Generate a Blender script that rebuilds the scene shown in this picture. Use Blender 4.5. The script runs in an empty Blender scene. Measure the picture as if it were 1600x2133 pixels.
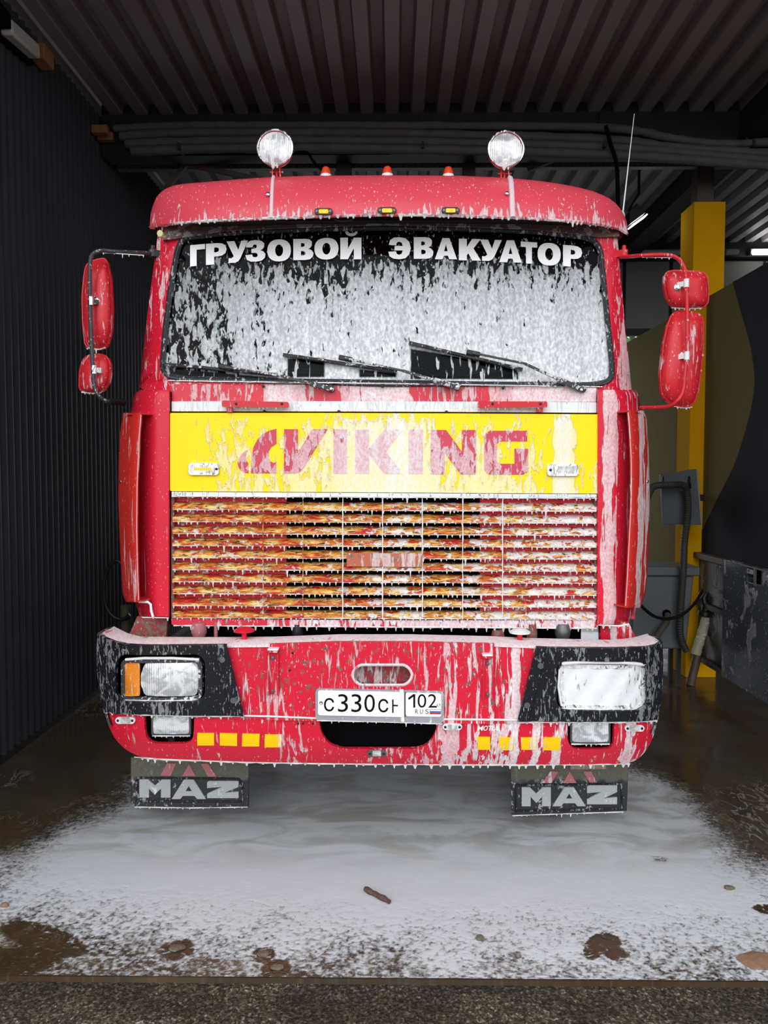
import bpy, bmesh, math, random
import numpy as np
from mathutils import Vector, Matrix, Euler
from mathutils.geometry import tessellate_polygon

random.seed(7)
SC = bpy.context.scene
COL = SC.collection
PI = math.pi

# ------------------------------------------------------------------ camera
F = 1600.0
CAM_H = 1.65
VPX, VPY = 820.0, 990.0
pitch = math.atan((1066.5 - VPY) / F)
yaw = math.atan((VPX - 800.0) / F)
cam_d = bpy.data.cameras.new('camera')
cam = bpy.data.objects.new('camera', cam_d)
COL.objects.link(cam)
cam.location = (0, 0, CAM_H)
cam.rotation_euler = (PI / 2 - pitch, 0, yaw)
cam_d.sensor_fit = 'HORIZONTAL'
cam_d.sensor_width = 36.0
cam_d.lens = 36.0 * F / 1600.0
cam_d.clip_end = 300
SC.camera = cam

# ------------------------------------------------------------------ light
SC.view_settings.view_transform = 'Standard'
SC.view_settings.look = 'None'
SC.view_settings.gamma = 1.0
SC.view_settings.use_curve_mapping = False
SC.view_settings.exposure = 0.85
world = bpy.data.worlds.new('overcast_sky')
SC.world = world
world.use_nodes = True
wn = world.node_tree
wn.nodes.clear()
wo = wn.nodes.new('ShaderNodeOutputWorld')
wb = wn.nodes.new('ShaderNodeBackground')
wb.inputs['Color'].default_value = (0.90, 0.94, 1.0, 1)
wb.inputs['Strength'].default_value = 1.0
wn.links.new(wb.outputs[0], wo.inputs[0])
sun_d = bpy.data.lights.new('hazy_sun', 'SUN')
sun_d.energy = 0.6
sun_d.angle = math.radians(50)
sun_d.color = (1.0, 0.97, 0.92)
sun = bpy.data.objects.new('hazy_sun', sun_d)
COL.objects.link(sun)
sun.rotation_euler = (math.radians(63), 0, math.radians(-12))

# ------------------------------------------------------------------ pixel -> place
RM = Euler(cam.rotation_euler, 'XYZ').to_matrix()
OC = Vector((0, 0, CAM_H))
def ray(px, py):
    return RM @ Vector(((px - 800.0) / F, -(py - 1066.5) / F, -1.0))
def onY(px, py, Y):
    d = ray(px, py); return OC + d * (Y / d.y)
def onX(px, py, X):
    d = ray(px, py); return OC + d * (X / d.x)
def onZ(px, py, Z):
    d = ray(px, py); return OC + d * ((Z - CAM_H) / d.z)
def onS(px, py, fn, off=0.0):
    if not callable(fn):
        return onY(px, py, fn - off)
    Y = fn(0, 1.6)
    for _ in range(14):
        p = onY(px, py, Y - off); Y = .4*Y + .6*min(fn(p.x, p.z), 3.95)
    return onY(px, py, Y - off)

# ------------------------------------------------------------------ objects
WL = {}
def tag(o, label=None, cat=None, group=None, kind=None):
    if label: o['label'] = label
    if cat: o['category'] = cat
    if group: o['group'] = group
    if kind: o['kind'] = kind
    return o
def empty(name, loc, label=None, cat=None, group=None, kind=None, parent=None):
    o = bpy.data.objects.new(name, None)
    COL.objects.link(o)
    loc = Vector(loc)
    if parent: o.parent = parent; o.location = loc - WL[parent]
    else: o.location = loc
    WL[o] = loc
    return tag(o, label, cat, group, kind)
def link_mesh(name, verts, faces, mat, parent=None, smooth=True, angle=38, bevel=0.0, kind=None, label=None):
    vs = [Vector(v) for v in verts]
    lo = Vector((min(v.x for v in vs), min(v.y for v in vs), min(v.z for v in vs)))
    hi = Vector((max(v.x for v in vs), max(v.y for v in vs), max(v.z for v in vs)))
    c = (lo + hi) / 2
    me = bpy.data.meshes.new(name)
    me.from_pydata([v - c for v in vs], [], faces)
    bm = bmesh.new(); bm.from_mesh(me)
    bmesh.ops.remove_doubles(bm, verts=bm.verts, dist=1e-5)
    bmesh.ops.recalc_face_normals(bm, faces=bm.faces)
    if smooth:
        for f in bm.faces: f.smooth = True
        for e in bm.edges:
            if len(e.link_faces) == 2 and e.calc_face_angle(0) > math.radians(angle): e.smooth = False
    bm.to_mesh(me); bm.free()
    for m in (mat if isinstance(mat, (list, tuple)) else [mat]): me.materials.append(m)
    o = bpy.data.objects.new(name, me)
    COL.objects.link(o)
    if parent: o.parent = parent; o.location = c - WL[parent]
    else: o.location = c
    WL[o] = c
    if bevel:
        b = o.modifiers.new('bevel', 'BEVEL'); b.width = bevel; b.segments = 2; b.limit_method = 'ANGLE'; b.angle_limit = math.radians(40)
    if kind: o['kind'] = kind
    if label: o['label'] = label
    return o

SPLIT = {'screw', 'bolt', 'washer_jet', 'leg', 'hook', 'bumper_hole', 'lamp_well', 'axle'}
class MB:
    def __init__(s): s.v = []; s.f = []
    def add(s, v, f):
        n = len(s.v); s.v += [Vector(p) for p in v]; s.f += [tuple(i + n for i in q) for q in f]
    def box(s, x0, x1, y0, y1, z0, z1):
        v = [(x, y, z) for x in (x0, x1) for y in (y0, y1) for z in (z0, z1)]
        s.add(v, [(0,1,3,2), (4,6,7,5), (0,4,5,1), (2,3,7,6), (0,2,6,4), (1,5,7,3)])
    def bar(s, a, b, w, h, up=(0, 0, 1)):
        a = Vector(a); b = Vector(b); d = (b - a).normalized(); u = Vector(up)
        if abs(d.dot(u)) > .95: u = Vector((0, 1, 0))
        r = d.cross(u).normalized(); u = r.cross(d)
        v = [p + r * (i * w / 2) + u * (j * h / 2) for p in (a, b) for i in (-1, 1) for j in (-1, 1)]
        s.add(v, [(0,1,3,2), (4,6,7,5), (0,4,5,1), (2,3,7,6), (0,2,6,4), (1,5,7,3)])
    def tube(s, pts, r, n=10, cap=True):
        pts = [Vector(p) for p in pts]; rs = r if isinstance(r, (list, tuple)) else [r] * len(pts)
        base = len(s.v); prev = None; vs = []
        for i, p in enumerate(pts):
            d = (pts[min(i + 1, len(pts) - 1)] - pts[max(i - 1, 0)]).normalized()
            if prev is None:
                u = Vector((0, 0, 1)) if abs(d.z) < .9 else Vector((0, 1, 0))
                a = d.cross(u).normalized()
            else:
                a = (prev - d * prev.dot(d)).normalized()
            prev = a; b = d.cross(a)
            vs += [p + (a * math.cos(t) + b * math.sin(t)) * rs[i] for t in [2 * PI * k / n for k in range(n)]]
        fs = [(i*n+k, i*n+(k+1) % n, (i+1)*n+(k+1) % n, (i+1)*n+k) for i in range(len(pts)-1) for k in range(n)]
        if cap: fs += [tuple(range(n))[::-1], tuple((len(pts)-1)*n + k for k in range(n))]
        s.add(vs, fs)
    def lathe(s, prof, c, axis=(0, 0, 1), n=20):
        ax = Vector(axis).normalized(); u = Vector((1, 0, 0)) if abs(ax.x) < .9 else Vector((0, 1, 0))
        a = ax.cross(u).normalized(); b = ax.cross(a); c = Vector(c)
        vs = [c + ax * h + (a * math.cos(2*PI*k/n) + b * math.sin(2*PI*k/n)) * max(r, 1e-4) for r, h in prof for k in range(n)]
        m = len(prof)
        fs = [(i*n+k, i*n+(k+1) % n, (i+1)*n+(k+1) % n, (i+1)*n+k) for i in range(m-1) for k in range(n)]
        fs += [tuple(range(n))[::-1], tuple((m-1)*n + k for k in range(n))]
        s.add(vs, fs)
    def grid(s, rows):
        m = len(rows[0]); vs = [p for r in rows for p in r]
        s.add(vs, [(i*m+j, i*m+j+1, (i+1)*m+j+1, (i+1)*m+j) for i in range(len(rows)-1) for j in range(m-1)])
    def shell(s, rows, off):
        """closed thin sheet: rows grid + the same grid shifted by off (vector or function)"""
        g = off if callable(off) else (lambda p: p + Vector(off))
        R = len(rows); m = len(rows[0]); A = [Vector(p) for r in rows for p in r]; B = [g(p) for p in A]; n = R * m
        fs = []
        for i in range(R-1):
            for j in range(m-1):
                q = (i*m+j, i*m+j+1, (i+1)*m+j+1, (i+1)*m+j); fs.append(q); fs.append(tuple(k + n for k in q[::-1]))
        loop = [j for j in range(m)] + [i*m+m-1 for i in range(1, R)] + [(R-1)*m+j for j in range(m-2, -1, -1)] + [i*m for i in range(R-2, 0, -1)]
        for k in range(len(loop)):
            a, b = loop[k], loop[(k+1) % len(loop)]; fs.append((a, b, b + n, a + n))
        s.add(A + B, fs)
    def prism(s, pts, off, holes=()):
        loops = [[Vector(p) for p in pts]] + [[Vector(p) for p in h] for h in holes]
        allp = [p for l in loops for p in l]; n = len(allp); off = Vector(off)
        tri = tessellate_polygon(loops)
        fs = [tuple(t) for t in tri] + [tuple(i + n for i in t[::-1]) for t in tri]
        b = 0
        for l in loops:
            for i in range(len(l)):
                j = (i + 1) % len(l); fs.append((b+i, b+j, b+j+n, b+i+n))
            b += len(l)
        s.add(allp + [p + off for p in allp], fs)
    def plate(s, out, fn, th, holes=(), off=0.0, grid=None, extra=None):
        """px outline laid on the surface y=fn(x,z), thickened away from the viewer by th"""
        f = fn if callable(fn) else (lambda x, z: fn)
        loops = [[onS(px, py, f, off) for px, py in l] for l in [out] + list(holes)]
        flat = [[Vector((p.x, p.z, 0)) for p in l] for l in loops]
        allp = [p for l in flat for p in l]
        bm = bmesh.new(); bv = [bm.verts.new(p) for p in allp]
        for t in tessellate_polygon(flat):
            try: bm.faces.new([bv[i] for i in t])
            except ValueError: pass
        if grid:
            gx, gz = grid if isinstance(grid, tuple) else (grid, grid)
            for ax, g in ((0, gx), (1, gz)):
                if not g: continue
                lo = min(p[ax] for p in allp); hi = max(p[ax] for p in allp)
                k = int((hi - lo) / g)
                for i in range(1, k + 1):
                    co = Vector((0, 0, 0)); co[ax] = lo + (hi - lo) * i / (k + 1)
                    no = Vector((0, 0, 0)); no[ax] = 1
                    bmesh.ops.bisect_plane(bm, geom=bm.verts[:] + bm.edges[:] + bm.faces[:], plane_co=co, plane_no=no, dist=1e-6)
        bm.verts.index_update()
        vs = []
        for v in bm.verts:
            x, z = v.co.x, v.co.y
            y = f(x, z) - off
            if extra: y += extra(x, z)
            vs.append(Vector((x, y, z)))
        back = [Vector((x_.x, f(x_.x, x_.z) - off + th, x_.z)) for x_ in vs]
        n = len(vs); fs = []
        for fc in bm.faces:
            q = tuple(v.index for v in fc.verts); fs.append(q); fs.append(tuple(i + n for i in q[::-1]))
        for e in bm.edges:
            if len(e.link_faces) == 1:
                a, b = e.verts[0].index, e.verts[1].index; fs.append((a, b, b + n, a + n))
        bm.free()
        s.add(vs + back, fs)
    def build(s, name, mat, parent=None, split=False, **k):
        if not split and name not in SPLIT: return link_mesh(name, s.v, s.f, mat, parent, **k)
        par = list(range(len(s.v)))
        def find(i):
            while par[i] != i: par[i] = par[par[i]]; i = par[i]
            return i
        for f in s.f:
            for i in f[1:]: par[find(i)] = find(f[0])
        groups = {}
        for f in s.f: groups.setdefault(find(f[0]), []).append(f)
        for fs in groups.values():
            ids = sorted({i for f in fs for i in f}); mp = {a: b_ for b_, a in enumerate(ids)}
            o = link_mesh(name, [s.v[i] for i in ids], [tuple(mp[i] for i in f) for f in fs], mat, parent, **k)
        return o

def rpoly(pts, r, n=5):
    out = []; m = len(pts)
    for i in range(m):
        p = Vector(pts[i][:2]); a = Vector(pts[i-1][:2]); b = Vector(pts[(i+1) % m][:2])
        rr = pts[i][2] if len(pts[i]) > 2 else r
        la, lb = (a - p).length, (b - p).length
        rr = min(rr, la * .49, lb * .49)
        if rr <= 0: out.append((p.x, p.y)); continue
        s_, e_ = p + (a - p) / la * rr, p + (b - p) / lb * rr
        for k in range(n + 1):
            t = k / n; q = s_ * (1-t)**2 + p * (.62*2*t*(1-t)) + (s_ + e_) * .5 * (.38*2*t*(1-t)) + e_ * t*t
            out.append((q.x, q.y))
    return out
def rrect(x0, y0, x1, y1, r, n=5, t=0.0):
    """t: drop in px of the right side against the left (a slight tilt)"""
    return rpoly([(x0, y0), (x1, y0 + t), (x1, y1 + t), (x0, y1)], r, n)
def circ(cx, cy, rx, ry=None, n=28):
    ry = ry or rx
    return [(cx + rx * math.cos(2*PI*i/n), cy + ry * math.sin(2*PI*i/n)) for i in range(n)]
def spline(pts, k=8):
    P = [Vector(p) for p in pts]; out = []
    for i in range(len(P) - 1):
        a, b, c, d = P[max(i-1, 0)], P[i], P[i+1], P[min(i+2, len(P)-1)]
        for j in range(k):
            t = j / k
            out.append(.5 * ((2*b) + (c-a)*t + (2*a-5*b+4*c-d)*t*t + (3*b-a-3*c+d)*t**3))
    out.append(P[-1]); return out
def lerp_tab(tab, x):
    if x <= tab[0][0]: return tab[0][1]
    for (a, u), (b, v) in zip(tab, tab[1:]):
        if x <= b: return u + (v-u) * (x-a) / (b-a)
    return tab[-1][1]

# ------------------------------------------------------------------ materials
class NT:
    def __init__(s, name):
        s.m = bpy.data.materials.new(name); s.m.use_nodes = True
        s.t = s.m.node_tree; s.t.nodes.clear()
        s.out = s.t.nodes.new('ShaderNodeOutputMaterial')
        g = s.t.nodes.new('ShaderNodeNewGeometry'); s.pos = g.outputs['Position']; s.geo = g
        sp = s.t.nodes.new('ShaderNodeSeparateXYZ'); s.t.links.new(s.pos, sp.inputs[0])
        s.X, s.Y, s.Z = sp.outputs
    def put(s, v, i):
        if isinstance(v, bpy.types.NodeSocket): s.t.links.new(v, i)
        elif isinstance(v, (tuple, list)) and len(v) == 3 and i.type == 'RGBA': i.default_value = (*v, 1)
        else: i.default_value = v
    def math(s, op, *a, clamp=False):
        n = s.t.nodes.new('ShaderNodeMath'); n.operation = op; n.use_clamp = clamp
        for v, i in zip(a, n.inputs): s.put(v, i)
        return n.outputs[0]
    def mul(s, a, b): return s.math('MULTIPLY', a, b)
    def addm(s, a, b): return s.math('ADD', a, b)
    def sub(s, a, b): return s.math('SUBTRACT', a, b)
    def mx(s, a, b): return s.math('MAXIMUM', a, b)
    def mn(s, a, b): return s.math('MINIMUM', a, b)
    def mix(s, f, a, b, mode='MIX'):
        n = s.t.nodes.new('ShaderNodeMix'); n.data_type = 'RGBA'; n.blend_type = mode; n.clamp_factor = True
        s.put(f, n.inputs[0]); s.put(a, n.inputs[6]); s.put(b, n.inputs[7]); return n.outputs[2]
    def comb(s, x, y, z):
        n = s.t.nodes.new('ShaderNodeCombineXYZ')
        for v, i in zip((x, y, z), n.inputs): s.put(v, i)
        return n.outputs[0]
    def noise(s, vec, scale=1.0, detail=3.0, rough=.5, dist=0.0):
        n = s.t.nodes.new('ShaderNodeTexNoise')
        s.put(vec, n.inputs['Vector']); s.put(scale, n.inputs['Scale']); s.put(detail, n.inputs['Detail'])
        s.put(rough, n.inputs['Roughness']); s.put(dist, n.inputs['Distortion']); return n.outputs['Fac']
    def vor(s, vec, scale=1.0, feature='F1', rand=1.0):
        n = s.t.nodes.new('ShaderNodeTexVoronoi'); n.feature = feature
        s.put(vec, n.inputs['Vector']); s.put(scale, n.inputs['Scale']); s.put(rand, n.inputs['Randomness']); return n.outputs['Distance']
    def ramp(s, f, stops, interp='LINEAR'):
        stops = list(stops)
        while len(stops) > 32:      # a ramp holds 32 stops: drop the one that matters least
            def err(i):
                (a, u), (b_, v), (c, w) = stops[i-1:i+2]; return abs(u + (w-u)*(b_-a)/max(c-a, 1e-9) - v)
            stops.pop(min(range(1, len(stops)-1), key=err))
        n = s.t.nodes.new('ShaderNodeValToRGB'); n.color_ramp.interpolation = interp; s.put(f, n.inputs[0])
        el = n.color_ramp.elements
        while len(el) > 1: el.remove(el[-1])
        for i, (p, c) in enumerate(stops):
            e = el[0] if i == 0 else el.new(p)
            e.position = p; e.color = (c, c, c, 1) if not isinstance(c, (tuple, list)) else (*c, 1)
        return n.outputs[0]
    def sstep(s, v, a, b):
        n = s.t.nodes.new('ShaderNodeMapRange'); n.interpolation_type = 'SMOOTHSTEP'
        s.put(v, n.inputs['Value']); s.put(a, n.inputs['From Min']); s.put(b, n.inputs['From Max']); return n.outputs[0]
    def sv(s, scx, scy, scz, seed=0.0):
        return s.comb(s.addm(s.mul(s.X, scx), seed), s.addm(s.mul(s.Y, scy), seed*1.7), s.addm(s.mul(s.Z, scz), seed*.6))
    def xtab(s, tab, Yref, interp='LINEAR'):
        """table over picture columns at depth Yref, as a function of world x"""
        if not isinstance(tab, (list, tuple)): return float(tab)
        st = [(min(max((onY(px, 1000, Yref).x + 1.5) / 3.0, 0), 1), v) for px, v in tab]
        wob = s.mul(s.sub(s.noise(s.comb(s.mul(s.X, 5), 0.0, s.mul(s.Z, 7)), 1.0, 3.0), .5), .045)
        return s.ramp(s.math('DIVIDE', s.addm(s.addm(s.X, wob), 1.5), 3.0), st, interp)
    def ztab(s, tab, Yref):
        if not isinstance(tab, (list, tuple)): return float(tab)
        st = sorted((min(max(onY(800, py, Yref).z / 4.0, 0), 1), v) for py, v in tab)
        return s.ramp(s.math('DIVIDE', s.Z, 4.0), st)
    def bsdf(s, color, rough=.5, metal=0.0, bump=None, bstr=.3, bdist=.002, coat=0.0, spec=None, trans=0.0, emit=None, estr=0.0, alpha=None):
        b = s.t.nodes.new('ShaderNodeBsdfPrincipled')
        s.put(color, b.inputs['Base Color']); s.put(rough, b.inputs['Roughness']); s.put(metal, b.inputs['Metallic'])
        s.put(coat, b.inputs['Coat Weight']); s.put(trans, b.inputs['Transmission Weight'])
        if spec is not None: s.put(spec, b.inputs['Specular IOR Level'])
        if emit is not None: s.put(emit, b.inputs['Emission Color']); s.put(estr, b.inputs['Emission Strength'])
        if alpha is not None: s.put(alpha, b.inputs['Alpha'])
        if bump is not None:
            n = s.t.nodes.new('ShaderNodeBump'); s.put(bump, n.inputs['Height']); s.put(bstr, n.inputs['Strength']); s.put(bdist, n.inputs['Distance'])
            s.t.links.new(n.outputs[0], b.inputs['Normal'])
        return b.outputs[0]
    def done(s, shader): s.t.links.new(shader, s.out.inputs[0]); return s.m

FOAM = (0.86, 0.87, 0.89)
def foam_mask(nt, dens, sx=42, sz=8, seed=0.0, soft=.022, mott=.35, det=3.0):
    n1 = nt.noise(nt.sv(sx, sx*.4, sz, seed), 1.0, det, .55, .5)
    n2 = nt.noise(nt.sv(11, 8, 2.2, seed + 5), 1.0, 2.0, .5, .3)
    v = nt.addm(nt.mul(n1, 1 - mott), nt.mul(n2, mott))
    thr = nt.sub(.705, nt.mul(dens, .35))
    mask = nt.sstep(v, nt.sub(thr, soft), nt.addm(thr, soft))
    rim = nt.mul(mask, nt.sub(1.0, nt.sstep(nt.sub(v, thr), .015, .055)))
    return mask, rim
def foam_mat(name, base, dens=.3, opac=.7, film=.05, rough=.3, sx=42, sz=8, seed=0.0, Yref=3.4, zmul=None, rust=0.0, specks=.5, coat=.0, metal=0.0, foam=FOAM, mott=.35, spec=.28):
    nt = NT(name)
    col = base(nt) if callable(base) else base
    d = nt.xtab(dens, Yref)
    if zmul: d = nt.mul(d, nt.ztab(zmul, Yref)) if isinstance(d, bpy.types.NodeSocket) else nt.mul(nt.ztab(zmul, Yref), d)
    mask, rim = foam_mask(nt, d, sx, sz, seed, mott=mott)
    if rust:
        r = nt.noise(nt.sv(55, 50, 42, seed + 9), 1.0, 4.0, .62, .4)
        rm = nt.sstep(r, .66 - rust*.12, .69 - rust*.12)
        col = nt.mix(rm, col, nt.mix(nt.noise(nt.sv(60, 60, 60), 1.0), (.10, .05, .03), (.22, .18, .14)))
    col = nt.mix(film, col, foam)
    # fine droplets
    sp = nt.sstep(nt.noise(nt.sv(150, 80, 60, seed + 3), 1.0, 1.0, .4, .2), .70, .73)
    o = nt.xtab(opac, Yref)
    bub = nt.noise(nt.sv(120, 80, 75, seed + 2), 1.0, 3.0, .55, .3)
    run = nt.noise(nt.sv(30, 20, 3.0, seed + 4), 1.0, 2.0)
    tex = nt.addm(nt.addm(.30, nt.mul(nt.sstep(bub, .32, .68), .42)), nt.addm(nt.mul(run, .62), nt.mul(rim, .35)))
    m = nt.math('MULTIPLY', nt.mul(mask, o), tex, clamp=True)
    m = nt.math('MAXIMUM', m, nt.mul(sp, specks), clamp=True)
    c = nt.mix(m, col, foam)
    rg = nt.addm(rough, nt.mul(m, .5 - rough))
    h = nt.addm(nt.mul(mask, .5), nt.mul(nt.mul(mask, nt.addm(bub, rim)), .8))
    return nt.done(nt.bsdf(c, rg, nt.mul(nt.sub(1.0, m), metal) if metal else 0.0, h, .6, .004, coat=coat, spec=spec))
def plain(name, color, rough=.5, metal=0.0, var=.0, scale=20, coat=0.0, bstr=0.0, emit=None, estr=0.0, spec=None):
    nt = NT(name)
    if spec is None: spec = .15 if max(color) < .12 and not metal else .35
    n = nt.noise(nt.pos, scale, 4.0)
    c = nt.mix(nt.mul(n, 1.0), tuple(x * (1 - var) for x in color), tuple(min(x * (1 + var), 1) for x in color)) if var else color
    return nt.done(nt.bsdf(c, rough, metal, n if bstr else None, bstr, .003, coat=coat, emit=emit, estr=estr, spec=spec))

RED = (0.66, 0.004, 0.030)
ORED = (0.58, 0.018, 0.012)
m_black_gap = plain('black_void', (.004, .004, .005), .8, spec=.05)
m_blackmetal = plain('black_metal', (.02, .02, .022), .35, .3, .3)
m_rubber = foam_mat('black_rubber', (.018, .02, .024), .35, .55, .02, .35, sx=60, sz=25, seed=3)
m_chrome = foam_mat('chrome', (.75, .76, .78), .45, .8, .0, .15, metal=1.0, seed=4)
m_foam = plain('foam', (.80, .79, .78), .5, var=.08, bstr=.3, scale=90)
m_white = foam_mat('white_paint', (.80, .83, .86), .5, .6, .05, .35, seed=2)
m_dark = plain('dark_underside', (.018, .017, .017), .6, var=.4)
m_steel = plain('grey_steel', (.16, .165, .17), .45, .7, .3)

m_red_corner = foam_mat('red_corner_paint', RED,
    [(255, .30), (300, .12), (330, .22), (352, .22), (800, .3), (1244, .1), (1250, .15), (1258, .9), (1281, .9), (1290, .10), (1303, .2), (1340, .5)],
    [(300, .4), (1240, .45), (1256, .72), (1290, .6)], .012, .34, sx=55, sz=4.5, seed=1, specks=.3, Yref=3.45, mott=.25, coat=.04)
m_vane = foam_mat('red_vane_paint', ORED,
    [(250, .30), (285, .33), (800, .3), (1305, .12), (1320, .2), (1327, .85), (1341, .85), (1347, .40), (1356, .55)],
    [(300, .42), (1240, .5), (1320, .68)], .01, .32, sx=60, sz=4.0, seed=6, Yref=3.45, mott=.25, specks=.3, coat=.04)
m_pillar_red = foam_mat('red_pillar_paint', RED, [(250, .35), (360, .42), (800, .4), (1240, .3), (1296, .45), (1315, .7)], .6, .012, .32, sx=60, sz=9, seed=12, coat=.04)
m_red = foam_mat('red_paint', RED, .3, .6, .01, .32, seed=8)
m_red_mirror = foam_mat('red_mirror_paint', (.62, .012, .022), .30, .55, .012, .32, sx=60, sz=9, seed=19, Yref=3.5, coat=.04)
m_visor = foam_mat('red_visor_paint', (.70, .016, .050), .22, .62, .06, .38, sx=75, sz=15, seed=5,
    zmul=[(360, .2), (400, .7), (425, 1.0), (440, 1.5), (452, 2.4)], specks=.55, coat=.04)
m_cowl = foam_mat('red_cowl_paint', RED,
    [(355, .42), (480, .55), (545, .5), (560, 1.0), (610, .98), (640, .6), (700, .45), (735, .95), (770, .7), (800, .95), (835, 1.0), (850, .6), (1000, .55), (1060, .7), (1078, 1.0), (1243, 1.0)],
    [(355, .5), (545, .55), (560, .95), (620, .7), (720, .5), (740, .8), (835, .9), (860, .5), (1060, .6), (1080, .90), (1243, .85)], .03, .32, sx=44, sz=8, seed=11, coat=.04)
DY = [(355, .05), (400, .25), (470, .42), (560, .52), (640, .60), (700, .75), (722, .95), (800, 1.05), (850, 1.05), (905, .75), (960, .72), (1060, .62), (1105, .55), (1130, .25), (1152, .2), (1158, 1.2), (1190, 1.2), (1200, .45), (1245, .42)]
OY = [(355, .40), (560, .46), (690, .54), (718, .66), (790, .72), (812, .97), (830, .95), (850, .78), (950, .56), (1100, .52), (1154, .5), (1160, .90), (1190, .86), (1200, .5)]
ZY = [(858, .35), (885, .75), (920, 1.0), (1000, 1.12), (1025, 1.25)]
m_yellow = foam_mat('yellow_panel', (1.0, .76, .0), DY, OY, .0, .38, sx=46, sz=15, seed=15, zmul=ZY, specks=.2, coat=.0)
m_decal = foam_mat('red_lettering', (.62, .012, .06), DY, OY, .06, .38, sx=46, sz=15, seed=15, zmul=ZY, specks=.25, coat=.0)
DB = [(205, .3), (240, .15), (500, .25), (545, .30), (572, .42), (610, .45), (640, .28), (700, .34), (760, .42), (830, .5), (860, .44), (915, .45), (940, .8), (962, .5), (990, .62), (1010, .35), (1040, .6), (1070, .65), (1078, 1.1), (1084, 1.0), (1092, .2), (1112, .3), (1118, .95), (1130, .75), (1150, .15), (1166, .95), (1180, .95), (1190, .2), (1270, .2), (1310, .3), (1328, .9), (1345, .5), (1380, .6)]
m_bumper = foam_mat('red_bumper_paint', RED, DB, [(200, .5), (560, .5), (900, .52), (940, .6), (1078, .8), (1380, .75)], .01, .34, sx=60, sz=7.0, seed=21, rust=.6, specks=.4, Yref=3.2, mott=.3, coat=.04)
m_apron = foam_mat('red_apron_paint', RED, DB, [(200, .5), (560, .55), (900, .55), (940, .65), (1078, .85), (1380, .75)], .012, .34, sx=55, sz=5, seed=21, rust=.0, specks=.35, Yref=3.2, mott=.3, coat=.04)
m_bumper_top = foam_mat('red_bumper_top', RED, .95, .85, .25, .4, seed=2)
m_blackplastic = foam_mat('black_housing', (.012, .013, .017), [(200, .42), (520, .36), (1100, .38), (1390, .42)], .26, .0, .34, sx=85, sz=24, seed=31, coat=.0, specks=.35, Yref=3.2, spec=.2)
m_oranget = foam_mat('yellow_marker', (1.0, .62, .0), [(400, .05), (565, .1), (572, .7), (800, .4), (1010, .2), (1060, .5), (1130, .75), (1170, .2)], .6, .0, .4, sx=46, sz=2.4, seed=21, Yref=3.2, specks=.1)

def slat_base(nt):
    a = nt.noise(nt.sv(9, 20, 34, 3), 1.0, 4.0, .6, .8)
    b = nt.noise(nt.sv(26, 60, 90, 8), 1.0, 4.0, .6, .6)
    c = nt.ramp(nt.addm(nt.mul(a, .65), nt.mul(b, .35)), [(.30, (.55, .012, .02)), (.43, (.55, .02, .02)), (.455, (.50, .13, .02)), (.51, (.62, .24, .04)), (.55, (.78, .46, .10)), (.60, (.80, .60, .28)), (.68, (.70, .62, .42))])
    k = nt.noise(nt.sv(24, 60, 190, 4), 1.0, 4.0, .65, .7)
    c = nt.mix(nt.sstep(k, .565, .60), c, (.035, .03, .02))
    return c
m_slat = foam_mat('worn_slat_paint', slat_base, [(360, .30), (480, .34), (600, .30), (700, .46), (800, .50), (950, .48), (1010, .62), (1243, .74)], [(360, .6), (700, .75), (1243, .85)], .0, .5, sx=34, sz=75, seed=41, specks=.2, coat=0)
m_redback = foam_mat('red_backplate', (.70, .012, .03), .3, .6, .02, .5, seed=44)

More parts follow.
